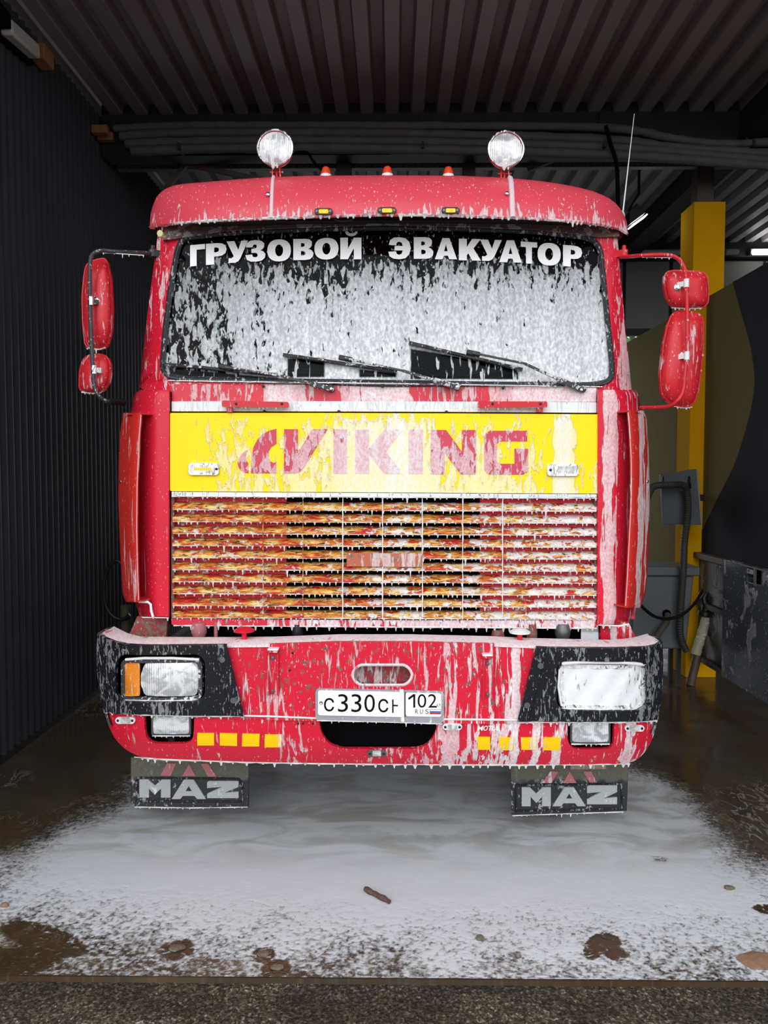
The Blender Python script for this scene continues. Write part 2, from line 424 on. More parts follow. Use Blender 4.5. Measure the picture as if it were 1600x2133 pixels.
# windscreen: clear glass with a foam coat
def make_glass():
    nt = NT('foamy_windscreen_glass')
    dx = nt.xtab([(340, .48), (400, .56), (450, .64), (520, .82), (600, 1.0), (1180, 1.0), (1285, 1.0)], 3.45)
    dz = nt.ztab([(478, .02), (500, .12), (530, .36), (552, .56), (575, .70), (610, .86), (680, 1.1), (810, 1.15)], 3.45)
    d = nt.mn(dx, dz)
    mask, n1 = foam_mask(nt, d, 52, 21, 2.0, .02, .30)
    def box(px0, px1, py0, py1, slope=0.0):
        a = onY(px0, py0, 3.45); b = onY(px1, py1, 3.45); w = .006
        top = nt.addm(a.z, nt.mul(nt.sub(nt.X, a.x), slope))
        return nt.mul(nt.mul(nt.sstep(nt.X, a.x - w, a.x + w), nt.sstep(nt.X, b.x + w, b.x - w)), nt.mul(nt.sstep(nt.Z, b.z - w, b.z + w), nt.sstep(nt.sub(top, nt.Z), -w, w)))
    wiped = nt.mx(nt.mx(box(345, 582, 763, 800, -.10), box(597, 676, 745, 786, 0)), nt.mx(box(748, 826, 768, 786, -.1), box(855, 1082, 724, 790, -.17)))
    drip = nt.sstep(nt.noise(nt.sv(55, 1, 9, 7), 1.0, 2.0, .5, .4), .60, .64)
    wiped = nt.mul(wiped, nt.sub(1.0, nt.mul(drip, .75)))
    mask = nt.mul(mask, nt.sub(1.0, wiped))
    # opacity: runny, brighter low down
    oz = nt.ztab([(480, .40), (545, .42), (590, .52), (650, .68), (720, .82), (780, .88)], 3.45)
    ox = nt.xtab([(340, .62), (450, .72), (600, .95), (700, 1.0), (760, .97), (830, 1.0), (1285, 1.0)], 3.45)
    st = nt.noise(nt.sv(34, 1, 1.6, 4), 1.0, 3.0, .5, .3)
    mo = nt.noise(nt.sv(85, 1, 45, 9), 1.0, 3.0, .55, .4)
    o = nt.mul(nt.mul(oz, ox), nt.addm(.42, nt.addm(nt.mul(st, .62), nt.mul(mo, .50))))
    m = nt.math('MULTIPLY', mask, o, clamp=True)
    fine = nt.sstep(nt.noise(nt.sv(130, 1, 55, 3), 1.0, 1.0, .4, .2), .68, .71)
    m = nt.math('MAXIMUM', m, nt.mul(nt.mul(fine, .5), nt.sub(1.0, wiped)), clamp=True)
    h = nt.addm(m, nt.mul(mo, .5))
    foam = nt.bsdf(nt.mix(nt.sstep(mo, .35, .65), (.62, .64, .67), (.88, .90, .92)), .5, 0, h, .6, .005)
    tr = nt.t.nodes.new('ShaderNodeBsdfTransparent'); tr.inputs[0].default_value = (.62, .68, .70, 1)
    gl = nt.t.nodes.new('ShaderNodeBsdfGlossy'); gl.inputs['Roughness'].default_value = .04; gl.inputs['Color'].default_value = (.9, .95, 1, 1)
    fr = nt.t.nodes.new('ShaderNodeFresnel'); fr.inputs[0].default_value = 1.13
    ms = nt.t.nodes.new('ShaderNodeMixShader'); nt.t.links.new(fr.outputs[0], ms.inputs[0]); nt.t.links.new(tr.outputs[0], ms.inputs[1]); nt.t.links.new(gl.outputs[0], ms.inputs[2])
    m2 = nt.t.nodes.new('ShaderNodeMixShader'); nt.t.links.new(m, m2.inputs[0]); nt.t.links.new(ms.outputs[0], m2.inputs[1]); nt.t.links.new(foam, m2.inputs[2])
    return nt.done(m2.outputs[0])
m_glass = make_glass()

def lens_mat(name, tint=(.80, .84, .88), dens=.3, seed=0.0, opac=.8):
    nt = NT(name)
    mask, n1 = foam_mask(nt, dens, 60, 12, seed)
    m = nt.mul(mask, opac)
    big = nt.noise(nt.sv(22, 22, 26, seed + 1), 1.0, 3.0, .5, .8)
    c = nt.mix(nt.sstep(big, .38, .60), tuple(x * .62 for x in tint), tuple(min(1, x * 1.2) for x in tint))
    c = nt.mix(m, c, FOAM)
    return nt.done(nt.bsdf(c, nt.addm(.16, nt.mul(m, .4)), nt.mul(nt.sub(1.0, m), .35), nt.addm(m, big), .35, .006, coat=.8))
m_lens = lens_mat('ribbed_glass_lens', dens=.25, seed=1)
m_lens_foam = lens_mat('foamed_glass_lens', (.45, .46, .45), dens=.92, seed=2, opac=.92)
m_spot = lens_mat('spot_lamp_lens', (.92, .94, .96), .45, 3, .7)
m_clear = lens_mat('marker_lens', (.85, .85, .80), .3, 5)
m_amber = foam_mat('amber_lens', (.85, .26, .01), .40, .8, .02, .2, sx=60, sz=8, seed=6, coat=.6)
m_amber_lit = plain('amber_lit_lens', (.95, .45, .02), .3, var=.25, scale=160, emit=(1, .42, .02), estr=.35)
m_cone = plain('red_orange_marker_cone', (.75, .06, .015), .3, coat=.4)
m_text = plain('white_vinyl', (.95, .96, .97), .4)
m_plate_w = plain('white_plate', (.86, .87, .88), .35, var=.03)
m_plate_f = foam_mat('grey_plate_frame', (.30, .31, .33), .3, .6, .02, .4, seed=8)
m_ink = plain('black_ink', (.006, .006, .007), .7, spec=.05)
m_inkg = plain('grey_ink', (.06, .06, .07), .4)
m_flagb = plain('blue_ink', (.03, .15, .50), .4); m_flagr = plain('red_ink', (.55, .03, .03), .4)
def flap_mat():
    nt = NT('dirty_rubber_flap')
    z0 = onY(800, 1628, 3.5).z
    dirt = nt.sstep(nt.addm(nt.Z, nt.mul(nt.sub(nt.noise(nt.sv(30, 1, 30), 1.0, 4.0), .5), .06)), z0 - .012, z0 + .012)
    base = nt.mix(nt.mul(dirt, .9), (.012, .013, .014), nt.mix(nt.noise(nt.sv(220, 1, 220), 1.0, 2.0), (.05, .05, .035), (.15, .14, .10)))
    mask, _ = foam_mask(nt, .34, 70, 45, 3)
    m = nt.mul(nt.mul(mask, .40), nt.sub(1.0, nt.mul(dirt, .8)))
    return nt.done(nt.bsdf(nt.mix(m, base, (.7, .72, .72)), .5, 0, m, .5, .004))
m_flap = flap_mat()
m_flapl = foam_mat('cast_grey_letters', (.33, .36, .36), .30, .5, .05, .45, sx=70, sz=40, seed=9, specks=.2)
m_flapr = foam_mat('faded_red_reflector', (.36, .06, .07), .3, .5, .1, .5, seed=10)
m_amb_dirty = foam_mat('rusty_bracket_paint', (.30, .02, .02), .3, .5, .03, .6, seed=14, rust=1.4)
m_header = foam_mat('dirty_brown_header', (.12, .06, .045), .45, .35, .04, .7, sx=20, sz=20, seed=25)

# ------------------------------------------------------------------ the setting
XL, XR, ZC = -2.26, 2.50, 4.41
Y_EDGE = onZ(800, 2040, 0).y
def floor_mat():
    nt = NT('wet_brown_concrete')
    big = nt.noise(nt.comb(nt.mul(nt.X, 1.1), nt.mul(nt.Y, 1.6), 0.0), 1.0, 5.0, .6, .6)
    fine = nt.noise(nt.comb(nt.mul(nt.X, 60), nt.mul(nt.Y, 60), 0.0), 1.0, 4.0, .6)
    c = nt.ramp(big, [(.30, (.030, .020, .012)), (.45, (.060, .036, .018)), (.55, (.050, .038, .026)), (.70, (.10, .068, .038))])
    c = nt.mix(nt.mul(nt.sstep(fine, .5, .75), .35), c, (.14, .115, .08))
    vein = nt.math('ABSOLUTE', nt.sub(nt.noise(nt.comb(nt.mul(nt.X, 7), nt.mul(nt.Y, 5), 3.0), 1.0, 3.0, .6, 1.6), .5))
    patch = nt.sstep(nt.noise(nt.comb(nt.mul(nt.X, 1.6), nt.mul(nt.Y, 1.2), 9.0), 1.0, 2.0), .50, .64)
    vm = nt.mul(nt.mul(nt.sstep(vein, .035, .004), patch), .35)
    near = nt.mul(nt.sstep(nt.Y, 6.2, 4.6), nt.sstep(nt.Y, Y_EDGE + .02, Y_EDGE + .1))
    c = nt.mix(nt.mul(vm, near), c, (.50, .48, .45))
    wet = nt.noise(nt.comb(nt.mul(nt.X, 2.2), nt.mul(nt.Y, 2.0), 5.0), 1.0, 3.0)
    rg = nt.addm(.08, nt.mul(nt.sstep(wet, .42, .62), .30))
    h = nt.addm(nt.mul(fine, .5), nt.mul(nt.noise(nt.comb(nt.mul(nt.X, 9), nt.mul(nt.Y, 9), 0.0), 1.0, 2.0), .8))
    return nt.done(nt.bsdf(c, rg, 0, h, .25, .004))
def asphalt_mat():
    nt = NT('coarse_aggregate_concrete')
    v = nt.vor(nt.comb(nt.mul(nt.X, 110), nt.mul(nt.Y, 110), 0.0), 1.0)
    f = nt.noise(nt.comb(nt.mul(nt.X, 180), nt.mul(nt.Y, 180), 0.0), 1.0, 3.0, .6)
    b = nt.noise(nt.comb(nt.mul(nt.X, 3), nt.mul(nt.Y, 5), 0.0), 1.0, 4.0, .6)
    g = nt.noise(nt.comb(nt.mul(nt.X, 75), nt.mul(nt.Y, 75), 4.0), 1.0, 4.0, .7)
    vn = nt.t.nodes.new('ShaderNodeTexVoronoi'); nt.put(nt.comb(nt.mul(nt.X, 135), nt.mul(nt.Y, 105), 0.0), vn.inputs['Vector']); nt.put(1.0, vn.inputs['Scale'])
    sc_ = nt.t.nodes.new('ShaderNodeSeparateColor'); nt.t.links.new(vn.outputs['Color'], sc_.inputs[0]); cell = sc_.outputs[0]
    w = nt.addm(nt.addm(nt.mul(g, .45), nt.mul(cell, .22)), nt.addm(nt.mul(b, .36), -.015))
    c = nt.ramp(w, [(.40, (.007, .005, .003)), (.50, (.036, .026, .015)), (.57, (.070, .053, .032)), (.63, (.14, .118, .085)), (.70, (.40, .36, .30))])
    return nt.done(nt.bsdf(c, .55, 0, nt.addm(nt.mul(v, .6), g), .8, .008))
def corr_mat(name, c0, c1, rough=.5):
    nt = NT(name)
    n = nt.noise(nt.sv(2.5, 2.5, 1.2), 1.0, 4.0, .6)
    d = nt.noise(nt.sv(30, 30, 6), 1.0, 3.0)
    c = nt.mix(nt.addm(nt.mul(n, .7), nt.mul(d, .3)), c0, c1)
    return nt.done(nt.bsdf(c, rough, .25, d, .06, .003))
m_floor = floor_mat(); m_asphalt = asphalt_mat()
m_wall = corr_mat('black_corrugated_steel', (.020, .022, .028), (.048, .052, .062), .62)
m_ceil = corr_mat('galvanised_roof_sheet', (.25, .24, .255), (.38, .365, .385), .5)

def box_obj(name, x0, x1, y0, y1, z0, z1, mat, parent=None, bevel=0, **k):
    b = MB(); b.box(x0, x1, y0, y1, z0, z1); return b.build(name, mat, parent, bevel=bevel, **k)

Y_EDGE = onZ(800, 2040, 0).y
tag(box_obj('floor', -2.5, 9.0, Y_EDGE, 11.5, -.25, 0, m_floor), kind='structure')
o = tag(box_obj('forecourt', -25, 25, -40, Y_EDGE, -.25, -.018, m_asphalt), kind='structure')
m_far = plain('rear_yard_concrete', (.20, .20, .19), .6, var=.2, scale=2)
tag(box_obj('rear_yard', -25, 25, 11.5, 60, -.25, -.02, m_far), kind='structure')

# ceiling of trapezoid sheets
def corrug(profile, a0, a1, put):
    pts = []; a = a0; per = profile[-1][0]
    while a < a1:
        for t, h in profile[:-1]:
            if a + t <= a1: pts.append((a + t, h))
        a += per
    pts.append((a1, 0)); return pts
prof = [(0, 0), (.088, 0), (.104, .075), (.176, .075), (.192, 0)]
pts = corrug(prof, XL - .1, 9.0, None)
b = MB(); b.shell([[Vector((x, y, ZC + h)) for x, h in pts] for y in (2.15, 6.0, 9.5)], (0, 0, .004))
tag(b.build('ceiling', m_ceil, smooth=False), kind='structure')
# left wall, fine vertical corrugation
b = MB(); rows = []
ys = np.arange(2.3, 9.6, .0105)
for z in (0, ZC):
    rows.append([Vector((XL + .011 * math.cos(2*PI*y/.084), y, z)) for y in ys])
b.shell(rows, (-.004, 0, 0))
tag(b.build('wall_left', m_wall), kind='structure')
tag(box_obj('baseboard_left', XL - .02, XL + .022, 2.3, 9.6, 0, .03, plain('wall_foot_angle', (.02, .017, .014), .6)), kind='structure')

# right partition, in front of and behind the yellow pillar
m_olive = plain('olive_painted_board', (.15, .12, .030), .92, var=.12, scale=6)
m_slate = plain('slate_painted_board', (.022, .024, .030), .85, var=.25, scale=5)
PX0, PX1, PY0, PY1 = 2.385, 2.635, 6.24, 6.52
zt = 3.07
tag(box_obj('wall_right', XR, XR + .05, 2.4, PY0 - .002, .17, zt, m_olive), kind='structure')
tag(box_obj('wall_right', XR, XR + .05, PY1 + .002, 9.3, .17, zt, m_olive), kind='structure')
# dark painted field with a curved edge
curve = [(1528, 590), (1545, 650), (1562, 710), (1571, 760), (1573, 800), (1566, 850), (1550, 910), (1530, 970), (1500, 1030), (1478, 1075), (1465, 1102)]
pts = [onX(px, py, XR) for px, py in spline([(a, b_, 0) for a, b_ in curve], 3) and [(p.x, p.y) for p in spline([(a, b_, 0) for a, b_ in curve], 3)]]
top = pts[0].copy(); top.z = zt
poly = [top] + pts + [Vector((XR, PY0 - .003, pts[-1].z)), Vector((XR, PY0 - .003, .17)), Vector((XR, 2.4, .17)), Vector((XR, 2.4, zt))]
for p in poly: p.x = XR - .0005; p.z = min(p.z, zt)
b = MB(); b.prism(poly, (-.004, 0, 0)); tag(b.build('trim_1', m_slate, smooth=False), kind='structure')
# rails and wet steel sheets on the lower part
m_rail = plain('rusty_angle_rail', (.085, .06, .045), .55, .2, .4, 30)
m_sheet = foam_mat('wet_steel_sheet', (.035, .034, .036), .38, .22, .02, .28, sx=18, sz=5, seed=51)
m_sheet2 = foam_mat('wet_blue_steel_door', (.045, .055, .075), .42, .25, .02, .22, sx=14, sz=4, seed=52)
for i, (z0, z1, xx) in enumerate(((.985, 1.03, 2.43), (.60, .64, 2.45), (.165, .20, 2.44))):
    tag(box_obj('trim_%d' % (i + 2), xx, XR - .006, 5.665 if i < 2 else 2.4, PY0 - .005, z0, z1, m_rail, bevel=.003), kind='structure')
sheet = empty('steel_cladding', (XR - .01, 5.9, .2), 'dark wet steel cladding sheet low on the partition left of the latch door', 'cladding')
box_obj('sheet', XR - .022, XR - .006, 5.66, PY0 - .01, .205, .595, m_sheet, sheet)
box_obj('sheet', XR - .022, XR - .006, 5.66, PY0 - .01, .645, .97, m_sheet, sheet)
door = empty('steel_hatch_door', (XR - .03, 4.4, .2), 'blue grey wet steel hatch door with a recessed latch at the right edge', 'hatch')
b = MB()
la = onX(1556, 1182, XR - .075); lb = onX(1585, 1220, XR - .075)
y0, y1 = sorted((la.y, lb.y)); z0, z1 = sorted((la.z, lb.z))
def yz(x, a, b_, c, d): return [Vector((x, a, c)), Vector((x, b_, c)), Vector((x, b_, d)), Vector((x, a, d))]
b.prism(yz(XR - .075, 3.0, 5.655, .165, 1.035), (.045, 0, 0), [yz(XR - .075, y0, y1, z0, z1)])
b.build('door_sheet', m_sheet2, door, bevel=.004)
box_obj('latch_recess', XR - .032, XR - .026, y0 - .02, y1 + .02, z0 - .02, z1 + .02, m_black_gap, door)
b = MB()
b.bar((XR - .082, y0 + .07, z0 - .01), (XR - .082, y0 + .07, z1 + .012), .012, .02)
b.bar((XR - .082, y0 - .1, z1 + .012), (XR - .082, y1 + .06, z1 + .012), .008, .010)
b.lathe([(.012, 0), (.012, .012), (.004, .016)], (XR - .075, y1 - .05, z1 - .012), (-1, 0, 0), 12)
b.build('latch', m_steel, door)
box_obj('latch_tag', XR - .084, XR - .075, y0 + .1, y1 - .02, z1 - .035, z1 - .005, plain('pale_tag', (.4, .42, .45), .4), door)

# yellow pillar + steel post
m_ypil = plain('yellow_pillar_paint', (.60, .30, .002), .9, var=.1, scale=9, spec=.08)
pil = empty('yellow_pillar', ((PX0+PX1)/2, (PY0+PY1)/2, 0), 'tall square yellow painted pillar behind the right hand mirrors', 'pillar')
b = MB(); b.box(PX0, PX1, PY0, PY1, 0, 3.82); b.build('casing', m_ypil, pil, bevel=.004)
b = MB(); b.box(PX0 + .04, PX0 + .17, PY0 + .04, PY0 + .17, 3.82, 4.10); b.build('steel_post', plain('brown_steel_post', (.06, .05, .04), .5, .2, .3), pil)

# beams
m_beam = plain('dark_steel_beam', (.022, .021, .022), .55, .2, .3)
tag(box_obj('trim_5', XL + .02, 9.0, 6.00, 6.16, 4.10, 4.52, m_beam, smooth=False), kind='structure')
tag(box_obj('trim_6', XR + .12, XR + .34, 2.2, 5.99, 4.20, 4.40, m_beam, smooth=False), kind='structure')
tag(box_obj('trim_7', XR + .12, XR + .34, 6.36, 9.35, 4.20, 4.40, m_beam, smooth=False), kind='structure')
def perf_mat():
    nt = NT('perforated_channel')
    fx = nt.math('FRACT', nt.mul(nt.X, 20.0)); fz = nt.math('FRACT', nt.mul(nt.Z, 28.0))
    h = nt.mul(nt.mul(nt.sstep(fx, .30, .36), nt.sstep(fx, .70, .64)), nt.mul(nt.sstep(fz, .30, .36), nt.sstep(fz, .62, .56)))
    return nt.done(nt.bsdf(nt.mix(h, (.13, .125, .12), (.01, .01, .01)), .5, .3))
zc0, zc1 = onY(820, 352, 6.3).z, onY(820, 324, 6.3).z
tag(box_obj('trim_8', XL + .03, 9.0, 6.28, 6.34, zc0, zc1, perf_mat(), smooth=False), kind='structure')
m_pipe = plain('grubby_pipe_lagging', (.095, .09, .095), .7, 0, .35, 14, bstr=.5)
wob = random.Random(3)
for i, pth in enumerate((
    [(238, 268), (400, 262), (800, 262), (1250, 266), (1400, 288), (1500, 300), (1600, 296), (1800, 290)],
    [(250, 284), (400, 277), (800, 278), (1250, 290), (1400, 307), (1600, 320), (1800, 330)],
    [(262, 300), (500, 293), (900, 296), (1300, 309), (1600, 334), (1800, 345)],
    [(274, 315), (500, 309), (900, 312), (1300, 324), (1600, 345), (1800, 352)])):
    b = MB(); P = spline([onY(px, py, 5.93 - .012 * i) for px, py in pth], 16)
    b.tube(P, [(.034 if i else .03) * (1 + .12 * wob.uniform(-1, 1)) for _ in P], 10)
    t = b.build('lagged_pipe', m_pipe)
    tag(t, ('topmost', 'second from top', 'third from top', 'lowest')[i] + ' of the four dark lagged pipes slung under the cross beam', 'pipe', 'pipes under the cross beam')
b = MB()
for px in (378, 588, 880, 1255, 1562):
    p = onY(px, 258, 5.92); b.bar((p.x, 5.97, 4.4), (p.x, 5.97, 4.09), .02, .012)
    b.bar((p.x, 5.97, 4.09), (p.x, 5.84, 4.09), .02, .012); b.bar((p.x, 5.84, 4.09), (p.x, 5.84, 4.13), .02, .012)
tag(b.build('trim_9', m_beam), kind='structure')
# wooden wall blocks under the pipe ends
m_wood = plain('raw_wood_block', (.30, .13, .05), .7, var=.35, scale=18)
for i, (px, py) in enumerate(((203, 271), (215, 286), (229, 302), (243, 316))):
    p = onX(px, py, XL + .05)
    b = MB(); b.box(XL + .012, XL + .13, p.y - .028, p.y + .028, p.z - .030, p.z + .030)
    tag(b.build('wooden_block', m_wood, bevel=.006), ('nearest the ceiling', 'second down', 'third down', 'lowest')[i] + ' small brown wooden pipe block stepped along the left wall', 'block', 'wooden blocks on the left wall')
# hangers and braces under the beam
for i, (a, c_) in enumerate(((700, 732), (965, 990))):
    p, q = onY(a, 300, 6.2), onY(c_, 300, 6.2)
    tag(box_obj('trim_%d' % (10 + i), p.x, q.x, 6.17, 6.27, 3.80, 4.30, m_beam), kind='structure')
for i, (a, c_, rr) in enumerate((((340, 400), (388, 342), .018), ((388, 342), (560, 378), .018), ((1100, 352), (1178, 322), .02), ((1178, 322), (1262, 268), .022))):
    b = MB(); b.bar(onY(*a, 6.22), onY(*c_, 6.22), rr * 2, rr * 2)
    tag(b.build('trim_%d' % (12 + i), m_rail), kind='structure')
b = MB(); b.tube(spline([onY(x, y, 5.83) for x, y in ((1262, 262), (1272, 300), (1284, 340), (1287, 400), (1288, 450))], 6), .016, 8)
tag(b.build('hanging_cable', m_black_gap), 'black cable hanging down from the lagged pipes beside the aerial', 'cable')
b = MB(); b.tube(spline([onY(x, y, 5.82) for x, y in ((615, 318), (640, 318), (652, 335), (668, 352), (690, 372))], 6), .010, 8)
tag(b.build('hanging_cable', m_black_gap), 'short black cable sagging behind the leftmost red roof cone', 'cable')

# rear header with panels, open below
m_pan = plain('grey_header_panel', (.17, .17, .165), .6, var=.15, scale=2)
tag(box_obj('trim_16', XL, 9.0, 9.30, 9.52, 4.24, 4.52, m_beam, smooth=False), kind='structure')
hw = tag(box_obj('wall_back', XL, 9.0, 9.46, 9.50, 3.34, 4.24, m_beam, smooth=False), kind='structure')
for x0 in np.arange(XL + .02, 8.9, .56):
    box_obj('panel', x0, min(x0 + .52, 8.95), 9.42, 9.458, 3.42, 4.22, m_pan, hw, bevel=.003)
tag(box_obj('trim_17', XL, 9.0, 9.38, 9.46, 3.33, 3.41, m_beam, smooth=False), kind='structure')
tag(box_obj('trim_18', 3.4, 9.0, 9.40, 9.48, 0, 3.33, m_wall, smooth=False), kind='structure')  # wall added to keep rear daylight off the neighbouring bay's floor
tag(box_obj('wall_far', 8.95, 9.0, 2.5, 9.5, 0, 4.4, m_wall, smooth=False), kind='structure')

# lamps of the hall
m_tube_on = plain('lit_tube', (1, 1, 1), .4, emit=(1, 1, .97), estr=6.0)
m_tube_off = plain('milky_lamp_cover', (.50, .49, .46), .4, var=.1)
m_lampbody = plain('lamp_body', (.2, .19, .17), .5)
for px0, px1, on, lab in ((1322, 1420, False, 'unlit tube lamp on the rear header behind the upper mirror arm'), (1509, 1539, False, 'short unlit tube lamp on the rear header just right of the yellow pillar'), (1566, 1680, True, 'lit white tube lamp on the rear header at the right edge')):
    a, c_ = onY(px0, 537, 9.2), onY(px1, 537, 9.2)
    t = empty('tube_lamp', (a.x, 9.25, 4.24), lab, 'lamp')
    box_obj('lamp_body', a.x, c_.x, 9.22, 9.30, 4.25, 4.31, m_lampbody, t)
    b = MB(); b.tube([(a.x + .01, 9.19, 4.262), (c_.x - .01, 9.19, 4.262)], .032, 10)
    b.build('tube', m_tube_on if on else m_tube_off, t)
t = empty('wall_lamp', (XL, 4.6, 4.1), 'pale boxy strip lamp high on the left wall at the top corner', 'lamp')
a, c_ = onX(12, 55, XL + .08), onX(72, 108, XL + .08)
b = MB(); b.bar(a, c_, .075, .085); b.build('cover', m_tube_off, t, bevel=.015)
b = MB(); b.bar(a + Vector((-.055, -.06, 0)), c_ + Vector((-.055, .06, 0)), .035, .10); b.bar(a + Vector((0, -.28, .02)), a + Vector((0, -.01, .02)), .07, .08); b.build('lamp_body', m_black_gap, t)
p = onX(90, 118, XL + .06)
tag(box_obj('junction_box', XL + .012, XL + .10, p.y - .07, p.y + .07, p.z - .05, p.z + .05, m_wood, bevel=.008), 'small brown box beside the strip lamp on the left wall', 'box')
t = empty('flood_lamp', onY(1335, 440, 6.6), 'small flood lamp hung under the roof right of the aerial', 'lamp')
a, c_ = onY(1316, 470, 6.6), onY(1349, 446, 6.6)
d = (c_ - a).normalized(); nrm = Vector((d.z, 0, -d.x))
b = MB(); b.prism([a - nrm*.02, c_ - nrm*.02, c_ - nrm * .13 - d * .02, a - nrm * .11 + d * .05], (0, .18, 0)); b.build('lamp_housing', m_blackmetal, t, bevel=.006)
b = MB(); b.prism([a + nrm*.003, c_ + nrm*.003, c_ - nrm*.005, a - nrm*.005], (0, .10, 0)); b.build('lamp_glass', m_tube_on, t)
b = MB(); b.tube([(a + c_) / 2 - nrm*.12 + Vector((0, .09, 0)), onY(1338, 395, 6.6) + Vector((0, .09, 0)), Vector((onY(1338, 395, 6.6).x, 6.69, ZC))], .012, 8); b.build('lamp_arm', m_blackmetal, t)

# rear yard trees in the gap
def tree(x, y, h, r, lab, seed):
    rd = random.Random(seed)
    t = empty('leafy_tree', (x, y, 0), lab, 'tree')
    b = MB(); b.tube([(x, y, 0), (x + .1, y, h*.35), (x, y, h*.7)], [.16, .12, .06], 8)
    for k in range(5):
        a = rd.uniform(0, 2*PI); b.tube([(x, y, h*(.35+.08*k)), (x + r*.6*math.cos(a), y + r*.6*math.sin(a), h*(.6+.06*k))], [.05, .02], 6)
    b.build('trunk', plain('bark', (.05, .04, .03), .8), t)
    b = MB()
    for k in range(900):
        u = Vector((rd.gauss(0, 1), rd.gauss(0, 1), rd.gauss(0, 1))).normalized() * rd.uniform(.3, 1)
        c = Vector((x + u.x*r, y + u.y*r, h*.68 + u.z*r*.8)); s = rd.uniform(.06, .13)
        e1 = Vector((rd.uniform(-1, 1), rd.uniform(-1, 1), rd.uniform(-1, 1))).normalized()*s
        e2 = e1.cross(Vector((rd.uniform(-1, 1), rd.uniform(-1, 1), rd.uniform(-1, 1)))).normalized()*s*.6
        b.add([c-e1, c+e2, c+e1, c-e2], [(0, 1, 2, 3)])
    b.build('crown', plain('leaves', (.10, .16, .05), .6, var=.3), t, kind='stuff')
tree(5.4, 16.5, 5.6, 1.9, 'leafy green tree in the bright gap behind the partition', 1)

# bin, hose, board by the pillar
m_bin = plain('grey_tank_plastic', (.125, .14, .155), .5, .2, .2, 5)
tk = empty('grey_tank', (2.08, 6.0, .28), 'grey lidded water tank beside the yellow pillar behind the truck', 'tank')
b = MB()
xa, xb = 1.80, 2.31
rows = [[Vector(q) for q in ((xa + .04, 5.90, z), (xb - t_, 5.90, z), (xb - t_, 6.20, z), (xa + .04, 6.20, z))] for z, t_ in ((.31, .05), (.88, 0))]
b.add([p for r in rows for p in r], [(0, 1, 2, 3), (4, 7, 6, 5), (0, 4, 5, 1), (1, 5, 6, 2), (2, 6, 7, 3), (3, 7, 4, 0)])
b.build('tank_body', m_bin, tk, bevel=.012)
box_obj('lid', xa, xb + .035, 5.87, 6.22, .88, .95, m_bin, tk, bevel=.01)
b = MB(); p = onY(1388, 1278, 5.9); b.lathe([(.032, 0), (.032, .012), (.024, .012), (.024, .0)], (p.x, 5.9, p.z), (0, -1, 0), 18); b.build('outlet', m_black_gap, tk)
b = MB()
for x in (xa + .08, xb - .1):
    b.box(x, x + .03, 5.95, 5.98, 0, .31); b.box(x, x + .03, 6.12, 6.15, 0, .31)
b.build('leg', m_beam, tk)
b = MB(); b.tube(spline([onY(1391, 1280, 5.86), onY(1388, 1297, 5.80), onY(1375, 1315, 5.80), onY(1362, 1338, 5.82), onY(1345, 1366, 5.85), onY(1330, 1400, 5.9)], 6), .024, 10)
tag(b.build('drain_hose', plain('olive_hose', (.09, .085, .06), .5)), 'dull olive drain hose sloping from the round outlet of the tank', 'hose')
board = empty('hose_board', (2.2, 5.95, 1.4), 'grey square board with hooks mounted against the yellow pillar', 'board')
bp = [onY(1377, 989, 5.95), onY(1450, 977, 5.95), onY(1460, 1093, 5.95), onY(1383, 1092, 5.95)]
b = MB(); b.prism(bp, (.0, .05, 0)); b.build('panel', plain('grey_board', (.085, .095, .105), .5, var=.2, scale=8), board, bevel=.004)
b = MB(); pe = [onY(1450, 977, 5.948), onY(1454, 979, 5.948), onY(1463, 1094, 5.948), onY(1460, 1094, 5.948)]; b.prism(pe, (0, .055, 0)); b.build('edge_strip', plain('pale_edge', (.22, .2, .16), .6), board)
b = MB()
for px in (1381, 1436):
    b.tube([onY(px, 993, 5.94), onY(px, 1008, 5.90), onY(px + 2, 1016, 5.88), onY(px + 2, 1006, 5.86)], .008, 8)
b.box(2.3, 2.42, 6.0, 6.24, 1.45, 1.50)
b.build('hook', m_blackmetal, board)
def ribbed(name, P, r, mat, label, cat='hose'):
    b = MB(); pts = spline(P, 20); b.tube(pts, [r * (1 + (.12 if i % 2 else -.06)) for i in range(len(pts))], 10)
    return tag(b.build(name, mat), label, cat)
m_hose = plain('dark_ribbed_hose', (.045, .045, .04), .5, var=.2)
ribbed('ribbed_hose', [onY(x, y, Y) for x, y, Y in ((1340, 1060, 5.6), (1354, 1024, 5.72), (1366, 1012, 5.80), (1400, 1010, 5.84), (1424, 1011, 5.84), (1432, 1028, 5.84), (1433, 1070, 5.84), (1426, 1130, 5.82), (1423, 1200, 5.78), (1418, 1270, 5.78), (1418, 1325, 5.8), (1430, 1356, 5.84))], .024, m_hose, 'dark ribbed suction hose draped over the grey board hooks')
b = MB(); b.tube(spline([onY(x, y, Y) for x, y, Y in ((1320, 1240, 5.3), (1338, 1264, 5.5), (1362, 1283, 5.6), (1390, 1289, 5.7), (1420, 1281, 5.74), (1446, 1258, 5.85), (1462, 1231, 6.0))], 8), .012, 8)
tag(b.build('pressure_hose', plain('black_hose', (.012, .012, .013), .35)), 'thin black pressure hose sagging across the grey tank to the lance', 'hose')
ln = empty('wash_lance', onZ(1438, 1426, 0), 'wash lance with pale taped grip standing in a pipe by the pillar', 'lance')
B0 = onZ(1438, 1427, 0.0)
def lp(px, py): return onY(px, py, B0.y + (1427 - py) / 190 * .06)
b = MB(); b.tube([B0, lp(1453, 1366)], .033, 14); b.build('pipe_foot', m_rail, ln)
